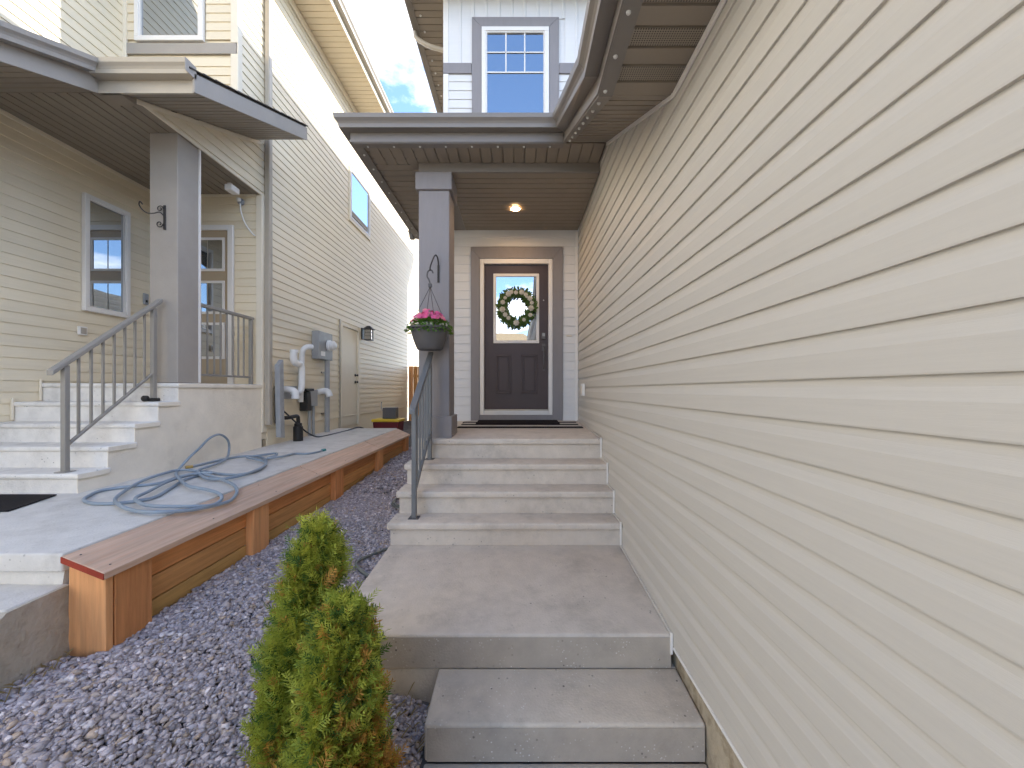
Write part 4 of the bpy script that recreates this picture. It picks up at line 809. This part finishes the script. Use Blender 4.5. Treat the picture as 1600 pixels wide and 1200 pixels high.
# ================================================================== cedars
def cedar(label, x, y, H, Rm, n, seed, brown, lobes, lean=(0, 0)):
    g = np.random.default_rng(seed); z0 = float(gz(x, y)) - .02
    t = thing('cedar_shrub', label, 'shrub', (x, y, z0), 'young cedars beside the landing')
    trk = MB(); trk.tube([(x, y, z0 - .05), (x + .01 + lean[0] * .3, y, z0 + H * .35), (x + lean[0] * .6, y + lean[1] * .6, z0 + H * .65), (x + lean[0], y + lean[1], z0 + H * .93)], [.022, .016, .010, .003], 8)
    for k in range(26):
        a = g.uniform(0, 6.28); h = g.uniform(.08, .8); r = Rm * (1.05 - h) * .8
        trk.tube([(x + lean[0] * h, y + lean[1] * h, z0 + H * h), (x + lean[0] * h + math.cos(a) * r * .5, y + lean[1] * h + math.sin(a) * r * .5, z0 + H * h + r * .5), (x + lean[0] * h + math.cos(a) * r * .8, y + lean[1] * h + math.sin(a) * r * .8, z0 + H * h + r * 1.1)], [.007, .004, .002], 5)
    trk.build('trunk', 'bark', t, smooth=True)
    # branch tips: clumps on a lumpy cone
    nc = 150; hh = g.beta(1.1, 1.5, nc) * .97 + .02; aa = g.uniform(0, 6.283, nc)
    def rad(h): return Rm * np.interp(h, [0, .12, .35, .6, .8, .93, 1], [.7, .95, 1.0, .74, .45, .2, .03])
    lob = 1 + .16 * np.sin(aa * lobes + hh * 9) + g.normal(0, .09, nc)
    rr = rad(hh) * lob * g.uniform(.55, 1.0, nc) ** .6
    tone = g.uniform(0, 1, nc); hh_c = hh
    ci = g.integers(0, nc, n)
    off = g.normal(0, 1, (n, 3)) * np.array([.036, .036, .06])
    P = np.stack([x + lean[0] * hh[ci] + np.cos(aa[ci]) * rr[ci], y + lean[1] * hh[ci] + np.sin(aa[ci]) * rr[ci], z0 + H * hh[ci]], 1) + off * (0.5 + .6 * (1 - hh[ci]))[:, None]
    P[:, 2] = np.clip(P[:, 2], z0 + .01, z0 + H * 1.02)
    outw = P[:, :2] - np.array([x, y]) - np.array(lean)[None] * hh[ci][:, None]; outw /= np.linalg.norm(outw, axis=1, keepdims=True) + 1e-6
    d = np.stack([outw[:, 0] * .55, outw[:, 1] * .55, np.full(n, .95)], 1) + g.normal(0, .38, (n, 3)); d /= np.linalg.norm(d, axis=1, keepdims=True)
    s = np.cross(d, g.normal(0, 1, (n, 3))); s /= np.linalg.norm(s, axis=1, keepdims=True)
    nn = np.cross(d, s); L = g.uniform(.05, .098, n)
    gr = np.array([.25, .34, .05]); yg = np.array([.52, .52, .08]); dk = np.array([.10, .18, .04]); br = np.array([.60, .33, .07]); rb = np.array([.30, .11, .03])
    tn = np.clip(tone[ci] * .6 + g.uniform(0, .4, n) + .1, 0, 1); depth = np.clip(np.linalg.norm(P[:, :2] - np.array([x, y]), axis=1) / (rad(hh[ci]) + .02), 0, 1.2)
    colr = gr * (1 - tn[:, None]) + yg * tn[:, None]; m_ = (g.uniform(0, 1, n) < .22)[:, None]; colr = np.where(m_, dk, colr)
    # dead, browned sprays
    side = brown(P[:, 0] - x, P[:, 1] - y, (P[:, 2] - z0) / H); b_ = (g.uniform(0, 1, n) < side)
    colr = np.where(b_[:, None], br * (1 - tone[ci][:, None] * .0) * g.uniform(.7, 1.2, (n, 1)) * .8 + rb * .3, colr)
    V = []; F = []; Cc = []; k = 0
    seg = 7
    # leaflets: stem plus alternating side twigs as slim diamonds
    Vs = []; Cs = []
    for j in range(seg):
        f0 = j / seg; sd = 1 if j % 2 else -1
        for rep in ((sd, .5 * (1 - .55 * f0)), (-sd, .38 * (1 - .5 * f0))):
            sg, ln = rep
            b0 = P + d * (L * f0)[:, None]; dr_ = d * .72 + s * (sg * .7) + nn * g.normal(0, .22, (n, 1)); l_ = (L * ln)[:, None]
            wv = np.cross(dr_, nn); wv /= np.linalg.norm(wv, axis=1, keepdims=True); wv = wv * g.uniform(.0021, .0037, (n, 1))
            Vs.append(np.stack([b0, b0 + dr_ * l_ * .5 + wv, b0 + dr_ * l_, b0 + dr_ * l_ * .5 - wv], 1)); Cs.append(np.repeat((colr * g.uniform(.8, 1.2, (n, 1)))[:, None], 4, 1))
    wv = s * .0022; Vs.append(np.stack([P, P + d * (L * .5)[:, None] + wv, P + d * (L * 1.15)[:, None], P + d * (L * .5)[:, None] - wv], 1)); Cs.append(np.repeat(colr[:, None], 4, 1))
    V = np.concatenate(Vs).reshape(-1, 3); Cc = np.concatenate(Cs).reshape(-1, 3)
    fast('crown', V, np.arange(len(V)).reshape(-1, 4), Cc, 'leaf', t)
cedar('taller green cedar shrub standing behind the browning one', -.93, 1.74, 1.14, .120, 11000, 3, lambda dx, dy, h: .03 + .10 * (h < .3) + .10 * (dx > .1), 3, (.035, 0))
cedar('shorter cedar shrub with orange brown lower sprays, in front', -.675, 1.47, .91, .112, 10500, 5, lambda dx, dy, h: np.clip(.06 + 1.1 * np.clip(dx / .2 + .15, 0, 1) * np.clip(1.0 - h * 1.15, 0, 1), 0, .9), 2, (.02, 0))
# dry grass tufts and twigs by the footing
gv = []; gc_ = []
for k in range(260):
    a = rng.uniform(0, 6.28)
    if k < 150: bx_, by_ = rng.uniform(-2.5, -2.28), rng.uniform(1.35, 2.05)
    else: bx_, by_ = rng.uniform(-.75, -.46), rng.uniform(1.5, 2.18)
    l_ = rng.uniform(.03, .10); z_ = float(gz(bx_, by_)) + .01; e = np.array([math.cos(a) * l_ * .7, math.sin(a) * l_ * .7, l_ * .55]); p0 = np.array([bx_, by_, z_]); wv = np.array([-math.sin(a), math.cos(a), 0]) * .0018
    gv.append([p0 - wv, p0 + wv, p0 + e * .6 + wv + np.array([0, 0, .01]), p0 + e]); gc_.append(1)
dg_ = fast('dry_grass', np.array(gv), np.arange(len(gv) * 4).reshape(-1, 4), None, 'dry'); dg_['kind'] = 'stuff'; dg_['label'] = 'dry grass blades among the gravel by the footing'; dg_['category'] = 'grass'

# ================================================================== hanging basket
bk = thing('hanging_basket', 'grey hanging flower basket with pink and white flowers on the porch column', 'hanging basket', (-.887, 3.93, 2.10))
bc = (-.887, 3.93, 0)
MB().lathe((bc[0], bc[1], 2.10), [(0, 0), (.115, 0), (.125, .01), (.160, .10), (.186, .19), (.19, .20), (.205, .205), (.205, .225), (.19, .225), (.175, .20), (0, .19)], 40).build('pot', 'dgrey', bk, smooth=True)
for k in range(4):
    a = .5 + k * 1.571; MB().tube([(bc[0] + math.cos(a) * .195, bc[1] + math.sin(a) * .195, 2.32), (bc[0], bc[1] + .02, 2.74)], .003, 6).build('hanger_wire', 'iron', bk)
MB().box(bc[0] - .018, bc[0] + .018, bc[1] + .008, bc[1] + .032, 2.735, 2.775).build('hanger_clip', 'dgrey', bk, .004)
MB().tube(spline([(bc[0], bc[1] + .02, 2.77), (bc[0] - .01, bc[1] + .02, 2.81), (bc[0] - .03, bc[1] + .02, 2.85), (bc[0] - .02, bc[1] + .02, 2.90), (bc[0] + .015, bc[1] + .02, 2.91), (bc[0] + .03, bc[1] + .02, 2.88)], 5), .008, 8).build('hanger_hook', 'dgrey', bk, smooth=True)
wb = MB().tube(spline([(bc[0] + .045, 4.142, 2.84), (bc[0] + .045, 4.13, 3.06), (bc[0] + .03, 4.06, 3.10), (bc[0] + .01, 3.97, 2.99), (bc[0] - .0, 3.945, 2.925), (bc[0] + .005, 3.93, 2.91), (bc[0] + .005, 3.925, 2.93)], 6), .007, 8).build('wall_hook', 'iron', None, smooth=True)
tag(wb, 'black metal wall hook on porch column holding the flower basket', 'hook')
MB().box(bc[0] + .034, bc[0] + .056, 4.138, 4.149, 2.84, 3.02).build('back_plate', 'iron', wb)
def leafquad(mb, p, dr, up, l, w_):
    p = Vector(p); dr = Vector(dr).normalized(); s = dr.cross(Vector(up)); s = s.normalized() if s.length > 1e-4 else Vector((1, 0, 0)); nrm = s.cross(dr)
    mb.add([p, p + dr * l * .35 + s * w_ + nrm * .004, p + dr * l * .75 + s * w_ * .8 + nrm * .002, p + dr * l - nrm * .006, p + dr * l * .75 - s * w_ * .8 + nrm * .002, p + dr * l * .35 - s * w_ + nrm * .004], [(0, 1, 2, 3), (0, 3, 4, 5)])
def rnd(): return random.uniform(-1, 1)
mb = MB()
for k in range(520):
    a = random.uniform(0, 6.283); r = .20 * math.sqrt(random.random()) * 1.08; z = 2.315 + .07 * (1 - (r / .22) ** 2) + random.uniform(-.01, .03); l = random.uniform(.025, .05)
    if r > .17: z -= random.uniform(0, .05)
    leafquad(mb, (bc[0] + math.cos(a) * r, bc[1] + math.sin(a) * r, z), (math.cos(a) + rnd() * .6, math.sin(a) + rnd() * .6, .5 + rnd() * .5 - (r > .18) * .8), (0, 0, 1), l, l * .32)
mb.build('foliage', 'leaf2', bk)
def flower(par, c, n, r, mat, name='flower'):
    n = Vector(n).normalized(); u = n.orthogonal().normalized(); v = n.cross(u); mb = MB(); c = Vector(c)
    for k in range(5):
        a = k * 1.2566 + random.random() * .2; dr = (u * math.cos(a) + v * math.sin(a) + n * .35); leafquad(mb, c, dr, n, r, r * .48)
    return mb.build(name, mat, par)
for k in range(64):
    a = random.uniform(0, 6.283); q = math.sqrt(random.random()); r = .17 * q; z = 2.38 + .10 * (1 - q * q) + random.uniform(-.012, .02)
    flower(bk, (bc[0] + math.cos(a) * r, bc[1] + math.sin(a) * r, z), (math.cos(a) * .7 + rnd() * .3, math.sin(a) * .7 - .35, .8), random.uniform(.024, .036), 'pink' if random.random() < .7 else 'pink2')
for k in range(16):
    a = random.uniform(2.6, 6.9); r = random.uniform(.16, .20); flower(bk, (bc[0] + math.cos(a) * r, bc[1] + math.sin(a) * r, 2.335 + random.uniform(-.01, .02)), (math.cos(a), math.sin(a), .4), .02, 'petal')

# ================================================================== wreath
wr = thing('wreath', 'leafy green wreath with white roses hanging on the brown front door', 'wreath', (-.015, 5.63, 2.63))
wc = Vector((-.015, 5.635, 2.885)); WR = .212
MB().tube([wc + Vector((math.cos(a) * WR, 0, math.sin(a) * WR)) for a in [i * 6.2832 / 40 for i in range(40)]], .018, 8, True).build('ring', 'bark', wr, smooth=True)
mb = MB()
for k in range(760):
    a = random.uniform(0, 6.283); r = WR + rnd() * .055; p = wc + Vector((math.cos(a) * r, -random.uniform(0, .03), math.sin(a) * r)); ta = a + (1.9 if random.random() < .6 else -.3) + rnd() * .9
    leafquad(mb, p, (math.cos(ta), -.5 + rnd() * .4, math.sin(ta)), (0, -1, 0), random.uniform(.04, .075), random.uniform(.009, .015))
mb.build('leaves', 'leaf3', wr)
for k, (a, q) in enumerate([(2.2, 1.1), (1.95, .8), (1.62, .8), (1.25, 1.), (.95, .8), (.55, 1.), (.25, .8), (-.1, 1.1), (-.55, .8), (-1.1, .7), (-1.6, 1.1), (-2.2, .8), (-2.55, .9), (-2.95, 1.1), (2.8, .9), (2.5, .7), (.75, .6)]):
    c = wc + Vector((math.cos(a) * (WR + rnd() * .02), -.062, math.sin(a) * (WR + rnd() * .02))); mb = MB(); rr = .042 * q
    for ring, (m_, tl_) in enumerate(((7, .95), (6, .6), (5, .3), (3, .1))):
        for j in range(m_):
            b_ = j * 6.283 / m_ + ring * .5; dr = Vector((math.cos(b_) * tl_, -1.05 + tl_ * .8, math.sin(b_) * tl_)); leafquad(mb, c - dr.normalized() * .004, dr, (0, -1, 0), rr * (1.1 - ring * .1), rr * .5)
    mb.lathe(c, [(0, rr * .6), (rr * .5, rr * .4), (rr * .7, 0), (rr * .4, -rr * .3)], 10, 'y')
    mb.build('rose', 'petal', wr)

# ================================================================== mats at the door
PZ = lambda y: 1.189 + (1.25 - 1.189) * (y - 4.053) / (5.645 - 4.053)
rg = thing('striped_rug', 'black and white striped woven rug lying under the black doormat', 'rug', (0, 5.3, PZ(5.3)))
for k in range(6):
    y0 = 4.86 + k * .123; y1 = y0 + .122; xa, xb = -.735 - random.uniform(0, .03), .815 + random.uniform(-.015, .015)
    MB().prism([(xa, y0, PZ(y0) + .001), (xb, y0, PZ(y0) + .001), (xb, y1, PZ(y1) + .001), (xa, y1, PZ(y1) + .001)], [(xa, y0, PZ(y0) + .009), (xb, y0, PZ(y0) + .009), (xb, y1, PZ(y1) + .009), (xa, y1, PZ(y1) + .009)]).build('stripe', 'rug_b' if k % 2 == 0 else 'rug_w', rg, .002)
dm2 = MB().prism([(-.56, 5.16, PZ(5.16) + .0095), (.56, 5.16, PZ(5.16) + .0095), (.56, 5.57, PZ(5.57) + .0095), (-.56, 5.57, PZ(5.57) + .0095)], [(-.56, 5.16, PZ(5.16) + .024), (.56, 5.16, PZ(5.16) + .024), (.56, 5.57, PZ(5.57) + .024), (-.56, 5.57, PZ(5.57) + .024)]).build('doormat', 'mat', None, .004)
tag(dm2, 'plain black doormat lying on the striped rug at the front door', 'mat')

# ================================================================== house across the street (seen in the door glass)
oh = thing('house', 'tan roofed house across the street, seen mirrored in the front door glass', 'house', (-2, -28, 0))
MB().box(-7.5, 3.5, -34, -26, -.2, 4.9).build('wall', 'beige', oh)
MB().prism([(-8, -25.5, 4.9), (4, -25.5, 4.9), (4, -34.5, 4.9), (-8, -34.5, 4.9)], [(-5, -29.5, 7.6), (.5, -29.5, 7.6), (.5, -30.5, 7.6), (-5, -30.5, 7.6)]).build('roof', 'tanroof', oh)
OW = Fr((0, -26, 0), (-1, 0, 0), (0, 1, 0))
for a in (-2.2, 1.0, 4.6): window(OW, a, a + 1.4, 2.9, 4.2, oh, .08, .04, .002)
MB().box(-2.2, 2.6, -26.02, -25.96, 0, 2.3).build('garage_door', 'white', oh)
st = MB().box(-60, 60, -20, -12, -.14, -.12).build('street', pm('asphalt', (.055, .055, .057), .9, .2, .3, 60, .1, 8)); struct(st)

dvw = MB().box(-9, 9, -11.9, -2.6, -.2, -.09).build('bounce_driveway', 'concrete_light'); struct(dvw)  # unseen pale driveway, added to bounce sunlight onto the front faces
